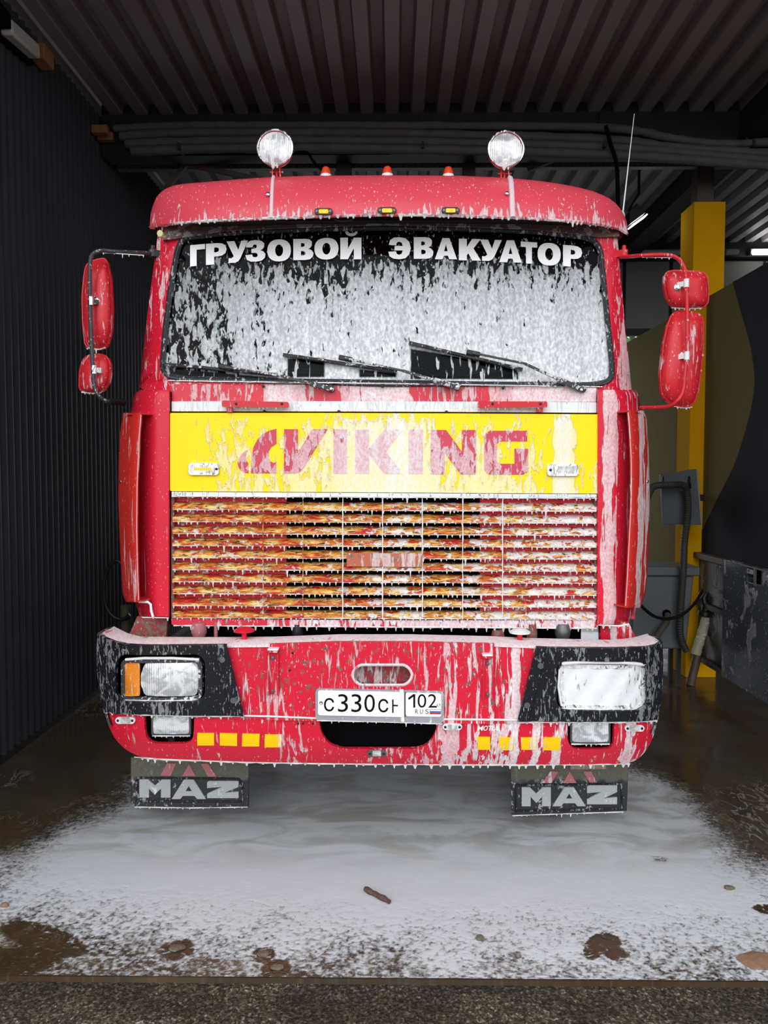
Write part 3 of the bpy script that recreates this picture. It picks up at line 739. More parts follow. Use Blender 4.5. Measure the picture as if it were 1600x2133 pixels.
b = MB(); b.tube([lp(1449, 1364) + (lp(1473, 1285) - lp(1449, 1364)) * (k / 24) for k in range(25)], [.036 + .003 * (k % 2) + .002*math.sin(k) for k in range(25)], 14); b.build('taped_grip', foam_mat('pale_wrapping_tape', (.34, .32, .22), .35, .5, .05, .6, sx=20, sz=60, seed=61), ln)
b = MB(); b.tube([lp(1467, 1300), lp(1472, 1285)], .03, 12); b.lathe([(.045, 0), (.055, .01), (.055, .04), (.035, .05), (.035, .09), (.025, .11)], lp(1468, 1284), (.15, 0, 1), 16)
b.tube([lp(1470, 1262), lp(1466, 1246), lp(1473, 1234)], [.03, .028, .015], 10); b.build('gun', m_blackmetal, ln)

# left: cable loop on the wall and brown post
b = MB(); b.tube(spline([onY(x, y, 5.2) for x, y in ((262, 1190), (248, 1170), (235, 1172), (222, 1192), (216, 1225), (221, 1262), (236, 1284), (256, 1290), (270, 1280))], 8), .013, 8)
tag(b.build('cable_loop', plain('black_cable', (.012, .012, .012), .4)), 'black cable hanging in a loop low at the left wall behind the truck', 'cable')
b = MB(); p = onY(262, 1300, 5.25); b.tube([(p.x, 5.25, .0), (p.x, 5.25, .75)], .036, 14)
tag(b.build('brown_post', plain('brown_post_paint', (.055, .045, .03), .6, var=.4)), 'short brown round post standing behind the left bumper corner', 'post')

# ------------------------------------------------------------------ foam spread over the floor
rs = np.random.RandomState(5)
TAB = rs.rand(256, 256)
def vnoise(x, y):
    xi = np.floor(x).astype(int); yi = np.floor(y).astype(int); fx = x - xi; fy = y - yi
    fx = fx*fx*(3-2*fx); fy = fy*fy*(3-2*fy)
    g = lambda a, b_: TAB[a % 256, b_ % 256]
    return (g(xi, yi)*(1-fx) + g(xi+1, yi)*fx)*(1-fy) + (g(xi, yi+1)*(1-fx) + g(xi+1, yi+1)*fx)*fy
def fbm(x, y, o=4):
    s = 0; a = .5; n = 0
    for k in range(o): s = s + a*vnoise(x*2**k + 17*k, y*2**k + 31*k); n += a; a *= .55
    return s / n
def poly_sd(X, Y, P):
    d = np.full(X.shape, 1e9); ins = np.zeros(X.shape, bool); n = len(P)
    for i in range(n):
        x1, y1 = P[i]; x2, y2 = P[(i+1) % n]; ex, ey = x2-x1, y2-y1
        t = np.clip(((X-x1)*ex + (Y-y1)*ey) / (ex*ex + ey*ey + 1e-12), 0, 1)
        d = np.minimum(d, np.hypot(X - x1 - t*ex, Y - y1 - t*ey))
        c = ((y1 > Y) != (y2 > Y)) & (X < (x2-x1)*(Y-y1)/((y2-y1) + 1e-12) + x1)
        ins ^= c
    return np.where(ins, d, -d)
foam_px = [(-60, 1800), (30, 1790), (110, 1745), (200, 1705), (285, 1660), (330, 1615), (430, 1570), (700, 1550), (1100, 1560), (1300, 1610), (1420, 1650), (1455, 1700), (1510, 1760), (1580, 1800), (1680, 1810), (1760, 1990), (1540, 2020), (1300, 2028), (900, 2020), (560, 2000), (330, 1960), (180, 1935), (80, 1930), (-60, 1925)]
FP = [(onZ(a, c, 0).x, onZ(a, c, 0).y) for a, c in foam_px]
nx, ny = 520, 330
gx = np.linspace(-2.0, 2.2, nx); gy = Y_EDGE + .004 + (np.linspace(0, 1, ny)**1.35) * 2.1
GX, GY = np.meshgrid(gx, gy)
sd = poly_sd(GX, GY, FP)
nearf = np.clip((3.25 - GY)/.5, 0, 1)
edge = .16 + .30*nearf
spk = fbm(GX*95 + GY*25, GY*85, 4); bign = fbm(GX*5, GY*5, 4)
cov = np.clip(.5 + sd / (edge*2.0) + (bign - .5)*.7, -.6, 1.25) + (spk - .5)*(.9 + .5*nearf)
# footprints: cleared marks
def mark(px, py, lx, ly, rot):
    p = onZ(px, py, 0); dx = GX-p.x; dy = GY-p.y; c, s = math.cos(rot), math.sin(rot)
    return np.hypot((dx*c + dy*s)/lx, (-dx*s + dy*c)/ly)
for args, pat in (((1240, 1972, .028, .075, -.5), 1.0), ((1272, 1960, .03, .035, 0), 1.0), ((1280, 1985, .035, .04, .2), .8), ((88, 1955, .17, .052, -.45), 1.0), ((30, 2000, .13, .07, 0), 1.0), ((1600, 1895, .05, .03, 0), 1.0), ((1375, 1790, .05, .04, 0), .45), ((370, 1978, .05, .05, 0), .5), ((548, 1990, .035, .035, 0), .9), ((575, 2018, .04, .04, 0), .9)):
    r = mark(*args); ridge = np.exp(-(np.abs(fbm(GX*16 + GY*9, GY*26, 3) - .5)/.035)**2); cov = cov - pat * np.clip(1.25 - r, 0, 1)**.6 * (1.9 - 1.9*ridge)
thin = np.clip((GY - 3.15) / 1.2, 0, 1)
H = np.where(cov > 0, .0015 + np.clip(cov, 0, 1.1)*.003*(.5 + .5*bign) * (1 - .5*thin), .0008) + .002*np.clip(fbm(GX*30, GY*30, 3) - .45, 0, 1)
keep = cov > .02
kc = keep[:-1, :-1] | keep[1:, :-1] | keep[:-1, 1:] | keep[1:, 1:]
idx = np.arange(nx*ny).reshape(ny, nx)
q = np.stack([idx[:-1, :-1][kc], idx[:-1, 1:][kc], idx[1:, 1:][kc], idx[1:, :-1][kc]], 1)
used = np.unique(q); rm_ = np.full(nx*ny, -1); rm_[used] = np.arange(len(used))
co = np.stack([GX.ravel(), GY.ravel(), H.ravel()], 1)[used]
me = bpy.data.meshes.new('foam_spread')
me.from_pydata(co.tolist(), [], rm_[q].tolist())
at = me.attributes.new('cover', 'FLOAT', 'POINT'); at.data.foreach_set('value', cov.ravel()[used].astype(np.float32))
me.polygons.foreach_set('use_smooth', [True]*len(me.polygons))
nt = NT('floor_foam')
an = nt.t.nodes.new('ShaderNodeAttribute'); an.attribute_name = 'cover'; cv = an.outputs['Fac']
fn_ = nt.noise(nt.comb(nt.mul(nt.X, 130), nt.mul(nt.Y, 100), 0.0), 1.0, 3.0, .6)
lg = nt.noise(nt.comb(nt.mul(nt.X, 2.5), nt.mul(nt.Y, 6), 2.0), 1.0, 4.0, .6, 1.0)
mk = nt.sstep(nt.addm(cv, nt.mul(nt.sub(fn_, .5), .8)), .10, .85)
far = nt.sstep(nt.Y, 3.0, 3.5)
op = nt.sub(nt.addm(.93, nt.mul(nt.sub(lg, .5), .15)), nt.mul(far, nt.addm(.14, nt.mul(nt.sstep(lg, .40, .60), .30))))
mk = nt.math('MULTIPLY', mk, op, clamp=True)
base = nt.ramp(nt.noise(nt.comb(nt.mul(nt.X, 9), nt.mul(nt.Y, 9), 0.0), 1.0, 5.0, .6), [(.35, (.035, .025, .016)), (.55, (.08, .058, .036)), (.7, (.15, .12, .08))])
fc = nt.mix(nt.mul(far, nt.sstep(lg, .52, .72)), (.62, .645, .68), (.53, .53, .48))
sh = nt.bsdf(nt.mix(mk, base, fc), nt.addm(.22, nt.mul(mk, .3)), 0, nt.addm(mk, nt.mul(fn_, .6)), .35, .004)
me.materials.append(nt.done(sh))
o = bpy.data.objects.new('foam_spread', me); COL.objects.link(o)
tag(o, 'white wash foam spread over the wet floor under and before the truck', 'foam', kind='stuff')

# debris on the floor
m_stick = plain('wet_bark_stick', (.10, .065, .05), .6, var=.5, scale=60, bstr=.5)
def jag(P, r, n, sd_):
    rd = random.Random(sd_); b = MB(); b.tube(P, [r*rd.uniform(.75, 1.2) for _ in P], n); return b
a, c_ = onZ(760, 1853, .01), onZ(812, 1880, .01)
tag(jag([a + (c_-a)*(k/9) + Vector((0, .002*math.sin(k*2), .004)) for k in range(10)], .011, 7, 1).build('wood_chip_stick', m_stick, smooth=False), 'dark wet stick of wood lying in the foam before the truck', 'stick')
def stone(px, py, sx, sy, sz, mat, lab, seed, z=0.0, cat='stone', grp=None, name='stone'):
    rd = random.Random(seed); p = onZ(px, py, z)
    bm = bmesh.new(); bmesh.ops.create_icosphere(bm, subdivisions=2, radius=1)
    for v in bm.verts:
        k = rd.uniform(.78, 1.12); v.co = Vector((v.co.x*sx*k, v.co.y*sy*k, max(v.co.z*sz*k, -sz*.3)))
    vs = [v.co + p + Vector((0, 0, sz*.3 + .002)) for v in bm.verts]; bm.verts.index_update(); fs = [tuple(v.index for v in f.verts) for f in bm.faces]; bm.free()
    return tag(link_mesh(name, vs, fs, mat, smooth=False), lab, cat, grp)
m_stone = plain('wet_stone', (.13, .105, .075), .45, var=.5, scale=70)
m_clod = plain('brown_clod', (.24, .14, .09), .7, var=.35, scale=50)
stone(999, 1958, .017, .015, .012, m_stone, 'small round stone in the foam right of centre at the front', 1)
stone(548, 1990, .022, .018, .009, m_stone, 'small stone at the foam edge left of centre, the farther one', 2)
stone(577, 2018, .022, .016, .009, m_stone, 'small stone at the foam edge left of centre, nearest the kerb', 3)
stone(368, 1977, .03, .022, .008, m_stone, 'flat muddy stone at the ragged left foam edge', 4)
stone(1519, 1853, .022, .014, .012, m_stone, 'dark lump in the foam at the right side', 5)
stone(9, 1889, .02, .014, .012, m_clod, 'small brown lump at the left edge of the foam', 6, cat='clod')
stone(1194, 1948, .010, .006, .004, m_stone, 'tiny dark pebble just above the right boot print', 7)
stone(1582, 2005, .075, .055, .012, m_clod, 'flat brown clod of mud at the lower right edge', 8, cat='clod', name='mud_clod')

# ------------------------------------------------------------------ the truck
CX = -.035
YC, YB = 3.45, 3.20
ZW = onY(800, 800, YC).z
def fC(x, z):
    a = abs(x - CX); return YC + .03*a*a + (0.25*((a-.99)/.22)**2 if a > .99 else 0) + max(0, z - ZW)*.13
def fW(x, z):      # windscreen
    a = abs(x - CX); return YC - .005 + .05*a*a + max(0, z - ZW)*.13 + (.6*(a-.95)**2 if a > .95 else 0)
def fB(x, z):
    a = abs(x + .058); y = YB + .02*a*a
    if a > .92: y += .15*((a-.92)/.34)**2.4
    if z < .60: y += .9*(.60 - z)**2 * 2.0
    return y
truck = empty('tow_truck', (CX, 3.6, 0), 'red tow truck with yellow front panel covered in wash foam inside the bay', 'truck')
T = truck

def fringe(pts_px, fn, off, r=.0045, step=.034, dl=.020, seed=0, name='foam_drips', parent=None, sub=6):
    rd = random.Random(seed); b = MB()
    P = []
    for (x0, y0), (x1, y1) in zip(pts_px, pts_px[1:]):
        k = max(1, int(math.hypot(x1-x0, y1-y0) / 14))
        P += [(x0 + (x1-x0)*i/k, y0 + (y1-y0)*i/k) for i in range(k)]
    P.append(pts_px[-1]); Q = [onS(px, py, fn, off) for px, py in P]
    b.tube(Q, [r*rd.uniform(.35, 1.15) for _ in Q], 6)
    L = 0; nxt = rd.uniform(0, step)
    for a, c in zip(Q, Q[1:]):
        seg = (c-a).length
        while nxt < L + seg:
            p = a + (c-a)*((nxt-L)/seg); h = dl*rd.uniform(.45, 1.15) * (2.2 if rd.random() < .04 else 1); w = r*rd.uniform(1.6, 2.6)
            b.lathe([(w, 0), (w*.70, -h*.28), (w*.42, -h*.6), (w*.36, -h*.85), (w*.12, -h)], p + Vector((0, 0, r*.3)), (0, 0, 1), sub)
            nxt += step*rd.uniform(.55, 1.45)
        L += seg
    return b.build(name, m_foam, parent or T, kind='stuff')

# ---- cab body behind the front: shell of the cab with roof, sides and back
def prof_pts(Y, k=1.0):
    P = [(-1.195, .97), (-1.215, 1.5), (-1.19, 1.97), (-1.145, 2.08), (-1.075, 2.72), (-.98, 2.90), (-.7, 2.955), (0, 2.975), (.7, 2.955), (.98, 2.90), (1.075, 2.72), (1.145, 2.08), (1.19, 1.97), (1.215, 1.5), (1.195, .97)]
    return [Vector((CX + x*k, Y, z)) for x, z in P]
b = MB(); b.shell([prof_pts(3.62, .985), prof_pts(3.72), prof_pts(4.9), prof_pts(5.25, .99)], lambda p: Vector((CX + (p.x-CX)*.965, p.y, p.z - (.03 if p.z > 2.6 else 0))))
m_cabside = foam_mat('red_cab_side_paint', RED, .35, .6, .04, .32, sx=30, sz=5, seed=70)
b.build('cab_body', m_cabside, T)
b = MB(); b.prism([p + Vector((0, -.01, 0)) for p in prof_pts(5.24, .96)], (0, .03, 0)); b.build('cab_back_wall', plain('dark_cab_lining', (.05, .048, .045), .8), T)
m_lining = plain('dark_cab_trim', (.035, .034, .033), .8)
b = MB(); b.prism([Vector((CX + x, 3.66, .95)) for x in (-1.16, 1.16)] + [Vector((CX + x, 5.2, .95)) for x in (1.16, -1.16)], (0, 0, .04)); b.build('cab_floor', m_lining, T)
for s in (-1, 1):
    X = CX + s*1.224
    side = empty('cab_door', (X, 4.2, 1.0), parent=T)
    b = MB(); b.prism([Vector((X, y, z)) for y, z in ((3.80, 1.0), (4.75, 1.0), (4.75, 1.94), (3.80, 1.94))], (s*.012, 0, 0)); b.build('door_skin', m_cabside, side, bevel=.005)
    b = MB(); b.prism([Vector((CX + s*(1.18 - (z-2.08)*.16 + .006), y, z)) for y, z in ((3.84, 2.10), (4.7, 2.10), (4.7, 2.64), (3.98, 2.64))], (s*.006, 0, 0)); b.build('door_window', m_black_gap, side)
    b = MB(); b.bar((X + s*.03, 4.55, 1.85), (X + s*.03, 4.70, 1.85), .02, .03); b.build('door_handle', m_blackmetal, side)
# interior
b = MB(); b.box(CX-1.1, CX+1.1, 3.56, 3.86, 1.80, 2.03); b.build('dashboard', m_lining, T, bevel=.03)
m_seat = plain('grey_brown_seat', (.16, .13, .10), .8, var=.3)
m_bluecl = plain('blue_seat_cover', (.03, .06, .16), .8, var=.3)
for i, (x, m) in enumerate(((-.62, m_seat), (.62, m_bluecl), (0, m_bluecl))):
    st = empty('cab_seat', (CX + x, 4.3, 1.0), parent=T)
    box_obj('cushion', CX+x-.25, CX+x+.25, 4.05, 4.55, 1.45, 1.62, m, st, bevel=.04)
    box_obj('backrest', CX+x-.25, CX+x+.25, 4.5, 4.65, 1.6, 2.28, m, st, bevel=.05)
b = MB(); c = Vector((CX + .55, 3.92, 2.05)); ax = Vector((0, -.6, .8)); u = Vector((1, 0, 0)); v = ax.cross(u)
b.tube([c + (u*math.cos(t) + v*math.sin(t))*.22 for t in np.linspace(0, 2*PI, 33)], .015, 8); b.bar(c - u*.21, c + u*.21, .03, .02); b.bar(c, c - ax*.25, .05, .05)
b.build('steering_wheel', m_blackmetal, T)

# ---- windscreen frame
frame_out = [(334, 452), (450, 436), (800, 430), (1180, 440), (1284, 466), (1292, 560), (1303, 690), (1316, 812), (1300, 818), (1244, 824), (800, 822), (357, 816), (300, 812), (290, 806), (303, 690), (318, 570)]
ws_out = rpoly([(362, 512, 40), (376, 488, 20), (470, 476), (640, 468), (800, 465), (960, 467), (1120, 473), (1235, 487, 20), (1259, 510, 30), (1272, 640), (1285, 770), (1281, 800, 26), (1240, 811), (800, 806), (372, 798, 30), (328, 786, 30), (334, 700), (346, 600)], 18)
def shrink(loop, d):
    P = [Vector(p) for p in loop]; n = len(P); area = sum(P[i].x*P[(i+1) % n].y - P[(i+1) % n].x*P[i].y for i in range(n)); s = 1 if area > 0 else -1
    out = []
    for i in range(n):
        a = (P[i]-P[i-1]); c = (P[(i+1) % n]-P[i]); t = (a.normalized() + c.normalized())
        if t.length < 1e-6: t = a
        t.normalize(); out.append(tuple(P[i] + Vector((-t.y, t.x))*s*d))
    return out
b = MB(); b.plate(frame_out, fC, .05, [shrink(ws_out, 3)], off=0, grid=.12); b.build('windscreen_frame', m_pillar_red, T, bevel=.006)
# rubber seal: rounded ring
def ring(name, loop, w, fn, off, bulge, mat, parent=None, seg=5):
    b = MB(); rows = []
    for k in range(seg + 1):
        t = k/seg; l = shrink(loop, w*t); o_ = off + bulge*math.sin(PI*t)
        rows.append([onS(px, py, fn, o_) for px, py in l])
    for r in rows: r.append(r[0])
    b.grid(rows)
    return b.build(name, mat, parent or T)
ring('windscreen_seal', ws_out, 15, fW, .002, .018, m_rubber)
g_in = shrink(ws_out, 12)
b = MB(); b.plate(g_in, fW, .005, off=-.004, grid=.15); b.build('windscreen_glass', m_glass, T)
b = MB(); b.plate(shrink(ws_out, 11), fW, .003, [shrink(ws_out, 24)], off=-.011, grid=.15); b.build('windscreen_border', m_black_gap, T)
# thin bright trim strip along the lower seal
b = MB(); b.tube([onS(px, py, fW, .02) for px, py in ((350, 793), (600, 797), (800, 799), (1100, 804), (1255, 806))], .0035, 8); b.build('seal_trim_strip', m_chrome, T)

# ---- lettering on the windscreen
def glyph(ch, x0, y0, x1, y1, fn, off, mb, bold=.03, th=.0012, skew=0.0, tilt=0.0):
    cu = bpy.data.curves.new('t', 'FONT'); cu.body = ch; cu.offset = bold; cu.resolution_u = 4
    ob = bpy.data.objects.new('t', cu); COL.objects.link(ob)
    dg = bpy.context.evaluated_depsgraph_get(); me_ = bpy.data.meshes.new_from_object(ob.evaluated_get(dg))
    vs = [(v.co.x, v.co.y) for v in me_.vertices]; fs = [tuple(p.vertices) for p in me_.polygons]
    bpy.data.objects.remove(ob); bpy.data.curves.remove(cu); bpy.data.meshes.remove(me_)
    ax = min(v[0] for v in vs); bx = max(v[0] for v in vs); ay = min(v[1] for v in vs); by = max(v[1] for v in vs)
    P = []
    for x, y in vs:
        u = (x-ax)/(bx-ax); w = (y-ay)/(by-ay)
        px = x0 + (x1-x0)*u + skew*w; py = y1 + (y0-y1)*w + tilt*u
        P.append(onS(px, py, fn, off))
    n = len(P); ed = {}
    for f in fs:
        for i in range(len(f)):
            e = (f[i], f[(i+1) % len(f)]); ed[e] = 1
    F_ = [f for f in fs] + [tuple(i+n for i in f[::-1]) for f in fs]
    F_ += [(a, c, c+n, a+n) for a, c in ed if (c, a) not in ed]
    mb.add(P + [p + Vector((0, th, 0)) for p in P], F_)
let = [('Г', 396, 511, 427, 555, -3), ('Р', 429, 508, 472, 552, -3), ('У', 472, 503, 514, 548, -2), ('З', 511, 501, 553, 546, -2), ('О', 557, 499, 606, 545, -1), ('В', 611, 498, 653, 542, -1), ('О', 655, 496, 705, 541, -1), ('И', 709, 495, 753, 540, 0),
       ('Э', 809, 494, 856, 540, 0), ('В', 862, 494, 903, 539, 0), ('А', 906, 496, 952, 540, 0), ('К', 956, 497, 1002, 542, 1), ('У', 1000, 499, 1043, 543, 1), ('А', 1040, 500, 1087, 546, 1), ('Т', 1085, 503, 1119, 548, 2), ('О', 1120, 505, 1168, 552, 2), ('Р', 1173, 510, 1213, 554, 3)]
GL = {
 'Г': [[(0, 0), (1, 0), (1, .24), (.44, .24), (.44, 1), (0, 1)]],
 'Р': [[(0, 0), (.58, 0), (.78, .03), (.94, .12), (1, .31), (.94, .50), (.78, .60), (.58, .63), (.40, .63), (.40, 1), (0, 1)], [(.40, .20), (.52, .20), (.61, .24), (.63, .31), (.61, .39), (.52, .43), (.40, .43)]],
 'У': [[(0, 0), (.39, 0), (.58, .42), (.72, 0), (1.06, 0), (.70, .78), (.60, .92), (.44, 1), (.10, 1), (.10, .78), (.24, .79), (.36, .71)]],
 'З': [[(.03, .32), (.08, .12), (.25, .02), (.52, 0), (.80, .05), (.94, .17), (.93, .34), (.84, .44), (.74, .48), (.90, .54), (1, .67), (.97, .84), (.82, .96), (.56, 1), (.28, .99), (.08, .90), (0, .68), (.34, .66), (.38, .77), (.48, .80), (.58, .78), (.62, .70), (.58, .62), (.48, .59), (.30, .59), (.30, .40), (.46, .40), (.55, .36), (.57, .29), (.54, .22), (.47, .20), (.39, .23), (.36, .33)]],
 'В': [[(0, 0), (.60, 0), (.80, .03), (.92, .14), (.92, .32), (.84, .43), (.74, .47), (.90, .54), (1, .67), (.97, .85), (.82, .97), (.62, 1), (0, 1)], [(.38, .20), (.48, .20), (.56, .24), (.56, .34), (.48, .38), (.38, .38)], [(.38, .58), (.50, .58), (.60, .63), (.60, .74), (.50, .79), (.38, .79)]],
 'И': [[(0, 0), (.36, 0), (.36, .52), (.64, 0), (1, 0), (1, 1), (.64, 1), (.64, .48), (.36, 1), (0, 1)]],
 'Э': [[(.02, .35), (.08, .13), (.25, .02), (.50, 0), (.76, .05), (.93, .22), (1, .50), (.93, .77), (.76, .95), (.50, 1), (.22, .97), (.05, .86), (0, .66), (.34, .64), (.38, .76), (.48, .80), (.59, .75), (.64, .60), (.28, .60), (.28, .40), (.64, .40), (.59, .25), (.48, .20), (.38, .24), (.35, .37)]],
 'А': [[(.34, 0), (.66, 0), (1, 1), (.65, 1), (.59, .83), (.41, .83), (.35, 1), (0, 1)], [(.50, .30), (.58, .62), (.42, .62)]],
 'К': [[(0, 0), (.36, 0), (.36, .38), (.60, 0), (.99, 0), (.66, .44), (1, 1), (.60, 1), (.43, .67), (.36, .76), (.36, 1), (0, 1)]],
 'Т': [[(0, 0), (1, 0), (1, .24), (.68, .24), (.68, 1), (.32, 1), (.32, .24), (0, .24)]],
 'О': [[(.5 + .5*math.copysign(abs(math.cos(t))**.85, math.cos(t)), .5 + .5*math.copysign(abs(math.sin(t))**.85, math.sin(t))) for t in np.linspace(0, 2*PI, 33)[:-1]], [(.5 + .17*math.cos(t), .5 + .27*math.sin(t)) for t in np.linspace(0, 2*PI, 21)[:-1]]]}
def block(ch, x0, y0, x1, y1, fn, off, mb, tilt=0.0, th=.0012):
    L = [[(x0 + (x1-x0)*u, y0 + (y1-y0)*v + tilt*u) for u, v in l] for l in GL[ch]]
    mb.plate(L[0], fn, th, L[1:], off=off, grid=.04)
sg = empty('windscreen_lettering', (CX, 3.5, 2.6), parent=T)
BR = MB()
for ch, x0, y0, x1, y1, tl in let:
    b = MB(); block(ch, x0, y0, x1, y1, fW, .003, b, tilt=tl)
    if ch == 'И':
        arc = [(719 + 13*(1 - math.cos(PI*k/10)), 482 + 10*math.sin(PI*k/10)) for k in range(11)]
        inn = [(725 + 7.5*(1 - math.cos(PI*k/10)), 482 + 4*math.sin(PI*k/10)) for k in range(11)]
        b.plate(arc + inn[::-1], fW, .0012, off=.003)
    b.build('letter', m_text, sg, smooth=False)

# ---- cowl, white stripe, handles
b = MB(); b.plate([(357, 800), (1243, 806), (1243, 838), (357, 838)], fC, .03, off=.004, grid=.3); b.build('cowl_panel', m_cowl, T, bevel=.004)
b = MB(); b.plate([(357, 836), (1243, 838), (1243, 860), (357, 857)], fC, .02, off=.012, grid=.3); b.build('white_stripe', m_white, T, bevel=.002)
for P, foot in ((((462, 834), (601, 837), (601, 849), (462, 847)), 478), (((996, 836), (1140, 836), (1141, 848), (996, 850)), 1125)):
    h = empty('grab_handle', onS(P[0][0] + 70, 840, fC, .04), parent=T)
    b = MB(); b.plate(rpoly(P, 3), fC, .022, off=.058); b.build('grip_bar', m_red_mirror, h, bevel=.005)
    b = MB()
    for px in (P[0][0] + 10, P[1][0] - 10): b.tube([onS(px, 842, fC, .05), onS(px, 842, fC, .0)], .009, 10)
    b.plate([(foot - 6, 845), (foot + 6, 845), (foot + 6, 858), (foot - 6, 858)], fC, .02, off=.045); b.build('grip_foot', m_red_mirror, h, split=True)
    b = MB()
    for px in (P[0][0] + 30, P[1][0] - 14): b.lathe([(.006, 0), (.006, .003), (.002, .004)], onS(px, 841, fC, .058), (0, -1, 0), 10)
    b.build('screw', m_blackmetal, h)
    fringe([(P[3][0], P[3][1]), (P[2][0], P[2][1])], fC, .05, .003, .03, .010, seed=foot, parent=h)
b = MB()
for px, py in ((549, 805), (797, 805), (1048, 808), (551, 857), (706, 857), (930, 858)): b.lathe([(.007, 0), (.006, .012), (.001, .014)], onS(px, py, fC, .012), (0, -1, 0), 10)
b.build('washer_jet', m_blackmetal, T)

# ---- yellow bonnet panel with the lettering
b = MB(); b.plate(rpoly([(354, 860), (1247, 863), (1247, 1028), (354, 1023)], 3), fC, .03, off=.030, grid=.3); b.build('bonnet_panel', m_yellow, T, bevel=.004)
def C7(pts): return [(480 + x/2.5, 870 + y/2.5) for x, y in pts]
VIK = [
    [(93, 166), (76, 174), (60, 188), (46, 210), (38, 238), (42, 258), (54, 276), (72, 287), (94, 290), (94, 238), (84, 226), (80, 204), (84, 184)],
    [(240, 58), (205, 66), (170, 84), (140, 114), (120, 154), (110, 205), (108, 290), (236, 290), (240, 228), (226, 236), (210, 228), (199, 208), (198, 182), (210, 156), (240, 136)],
    [(280, 60), (352, 60), (352, 182), (426, 60), (506, 60), (382, 262), (364, 282), (340, 291), (278, 291)],
    [(537, 60), (607, 60), (607, 292), (537, 292)],
    [(650, 62), (722, 62), (722, 158), (802, 62), (896, 62), (812, 176), (896, 292), (802, 292), (722, 192), (722, 292), (650, 292)],
    [(928, 62), (1002, 62), (1002, 293), (928, 293)],
    [(1043, 64), (1124, 64), (1206, 178), (1206, 64), (1280, 64), (1280, 296), (1200, 296), (1115, 182), (1115, 295), (1043, 295)],
    [(1352, 68), (1546, 68), (1546, 124), (1402, 124), (1387, 138), (1387, 226), (1400, 240), (1480, 240), (1480, 162), (1550, 162), (1550, 270), (1544, 286), (1524, 297), (1352, 297), (1334, 290), (1322, 270), (1322, 95), (1334, 76)]]
for i, P in enumerate(VIK):
    b = MB(); b.plate(C7(P), fC, .001, off=.0312); b.build('letter' if i > 1 else 'emblem', m_decal, T, smooth=False)
# marker lights on the panel
for x0, y0, x1, y1, flip in ((392, 964, 456, 990, 0), (1140, 966, 1206, 992, 1)):
    ml = empty('marker_light', onS((x0+x1)/2, (y0+y1)/2, fC, .04), parent=T)
    b = MB(); b.plate(rrect(x0, y0, x1, y1, 6), fC, .014, off=.042); b.build('chrome_frame', m_chrome, ml, bevel=.004)
    c0, c1 = (x0+5, x1-9) if not flip else (x0+14, x1-4)
    b = MB(); b.plate(rrect(c0, y0+5, c1, y1-5, 2), fC, .008, off=.048, grid=(.004, None), extra=lambda x, z: .0012*math.sin(x*900)); b.build('marker_lens', m_clear, ml)
    b = MB(); b.plate(rrect(c0+7, y0+10, c1-7, y1-10, 1), fC, .002, off=.0495); b.build('led_strip', m_amber_lit if not flip else m_clear, ml)
    b = MB(); b.lathe([(.006, 0), (.006, .003), (.001, .004)], onS(x1-5 if not flip else x0+7, (y0+y1)/2, fC, .043), (0, -1, 0), 10); b.build('screw', m_blackmetal, ml)
b = MB(); b.plate([(357, 1024), (1244, 1029), (1244, 1037), (357, 1034)], fC, .02, off=.040, grid=.3); b.build('chrome_strip', m_chrome, T, bevel=.003)
fringe([(358, 1034), (800, 1036), (1243, 1038)], fC, .038, .0035, .034, .013, seed=77)

# ---- grille
gr = empty('grille', (CX, YC, 1.3), parent=T)
b = MB(); b.plate([(350, 815), (1250, 815), (1250, 1300), (350, 1300)], fC, .01, off=-.07); b.build('dark_backing', m_black_gap, gr)
for x0, x1 in ((359, 597), (1000, 1242)):
    b = MB(); b.plate([(x0, 1032), (x1, 1034), (x1, 1294), (x0, 1292)], fC, .008, off=-.02); b.build('inner_panel', m_redback, gr)
NS = 10
for i in range(NS):
    ya = 1041 + i*25.0; rd = random.Random(i)
    yL, yR = ya, ya + 3.5
    # louvre: upper edge leans back, lower lip forward
    rows = []
    prof_ = [(3.5, -.014), (7, .004), (11.5, .018), (15, .026), (18, .028), (18.8, .034), (21, .034), (21.5, .026)]
    for k, (dy, of) in enumerate(prof_):
        row = []
        for j in range(46):
            t = j/45; px = 359 + 884*t; py = yL + (yR-yL)*t + dy + (rd.uniform(-.5, .5) if k in (0,) else 0)
            row.append(onS(px, py, fC, of - .004))
        rows.append(row)
    b = MB(); b.shell(rows, (0, .003, -.001)); sl = b.build('slat', m_slat, gr)
    fr = fringe([(360, yL + 20.5), (800, (yL+yR)/2 + 20.5), (1242, yR + 20.5)], fC, .028, .003, .030, .014, seed=100+i, parent=gr)
b = MB(); x0, y0, x1, y1 = 722, 1152, 880, 1181
b.plate([(x0, y0), (x1, y0+1), (x1, y1), (x0, y1-1)], fC, .003, off=.034); b.build('patch_plate', foam_mat('rusty_patch', (.50, .10, .035), .45, .5, .05, .45, sx=30, sz=4, seed=66, rust=.6), gr, bevel=.001)
for i, px in enumerate((548, 631, 714, 797, 880, 964, 1047)):
    b = MB(); rd = random.Random(i); b.tube([onS(px + rd.uniform(-.4, .4), py, fC, .030) for py in np.linspace(1036, 1290, 30)], [.0016 + (.0018 if px > 700 else .0006)*rd.random() for _ in range(30)], 7)
    b.build('rod', m_foam if px > 700 else m_slat, gr)
for x in (359.5, 1241.5):
    b = MB(); b.plate([(x-3, 1034), (x+3, 1034), (x+3, 1292), (x-3, 1292)], fC, .05, off=.012); b.build('side_rail', m_amb_dirty, gr)
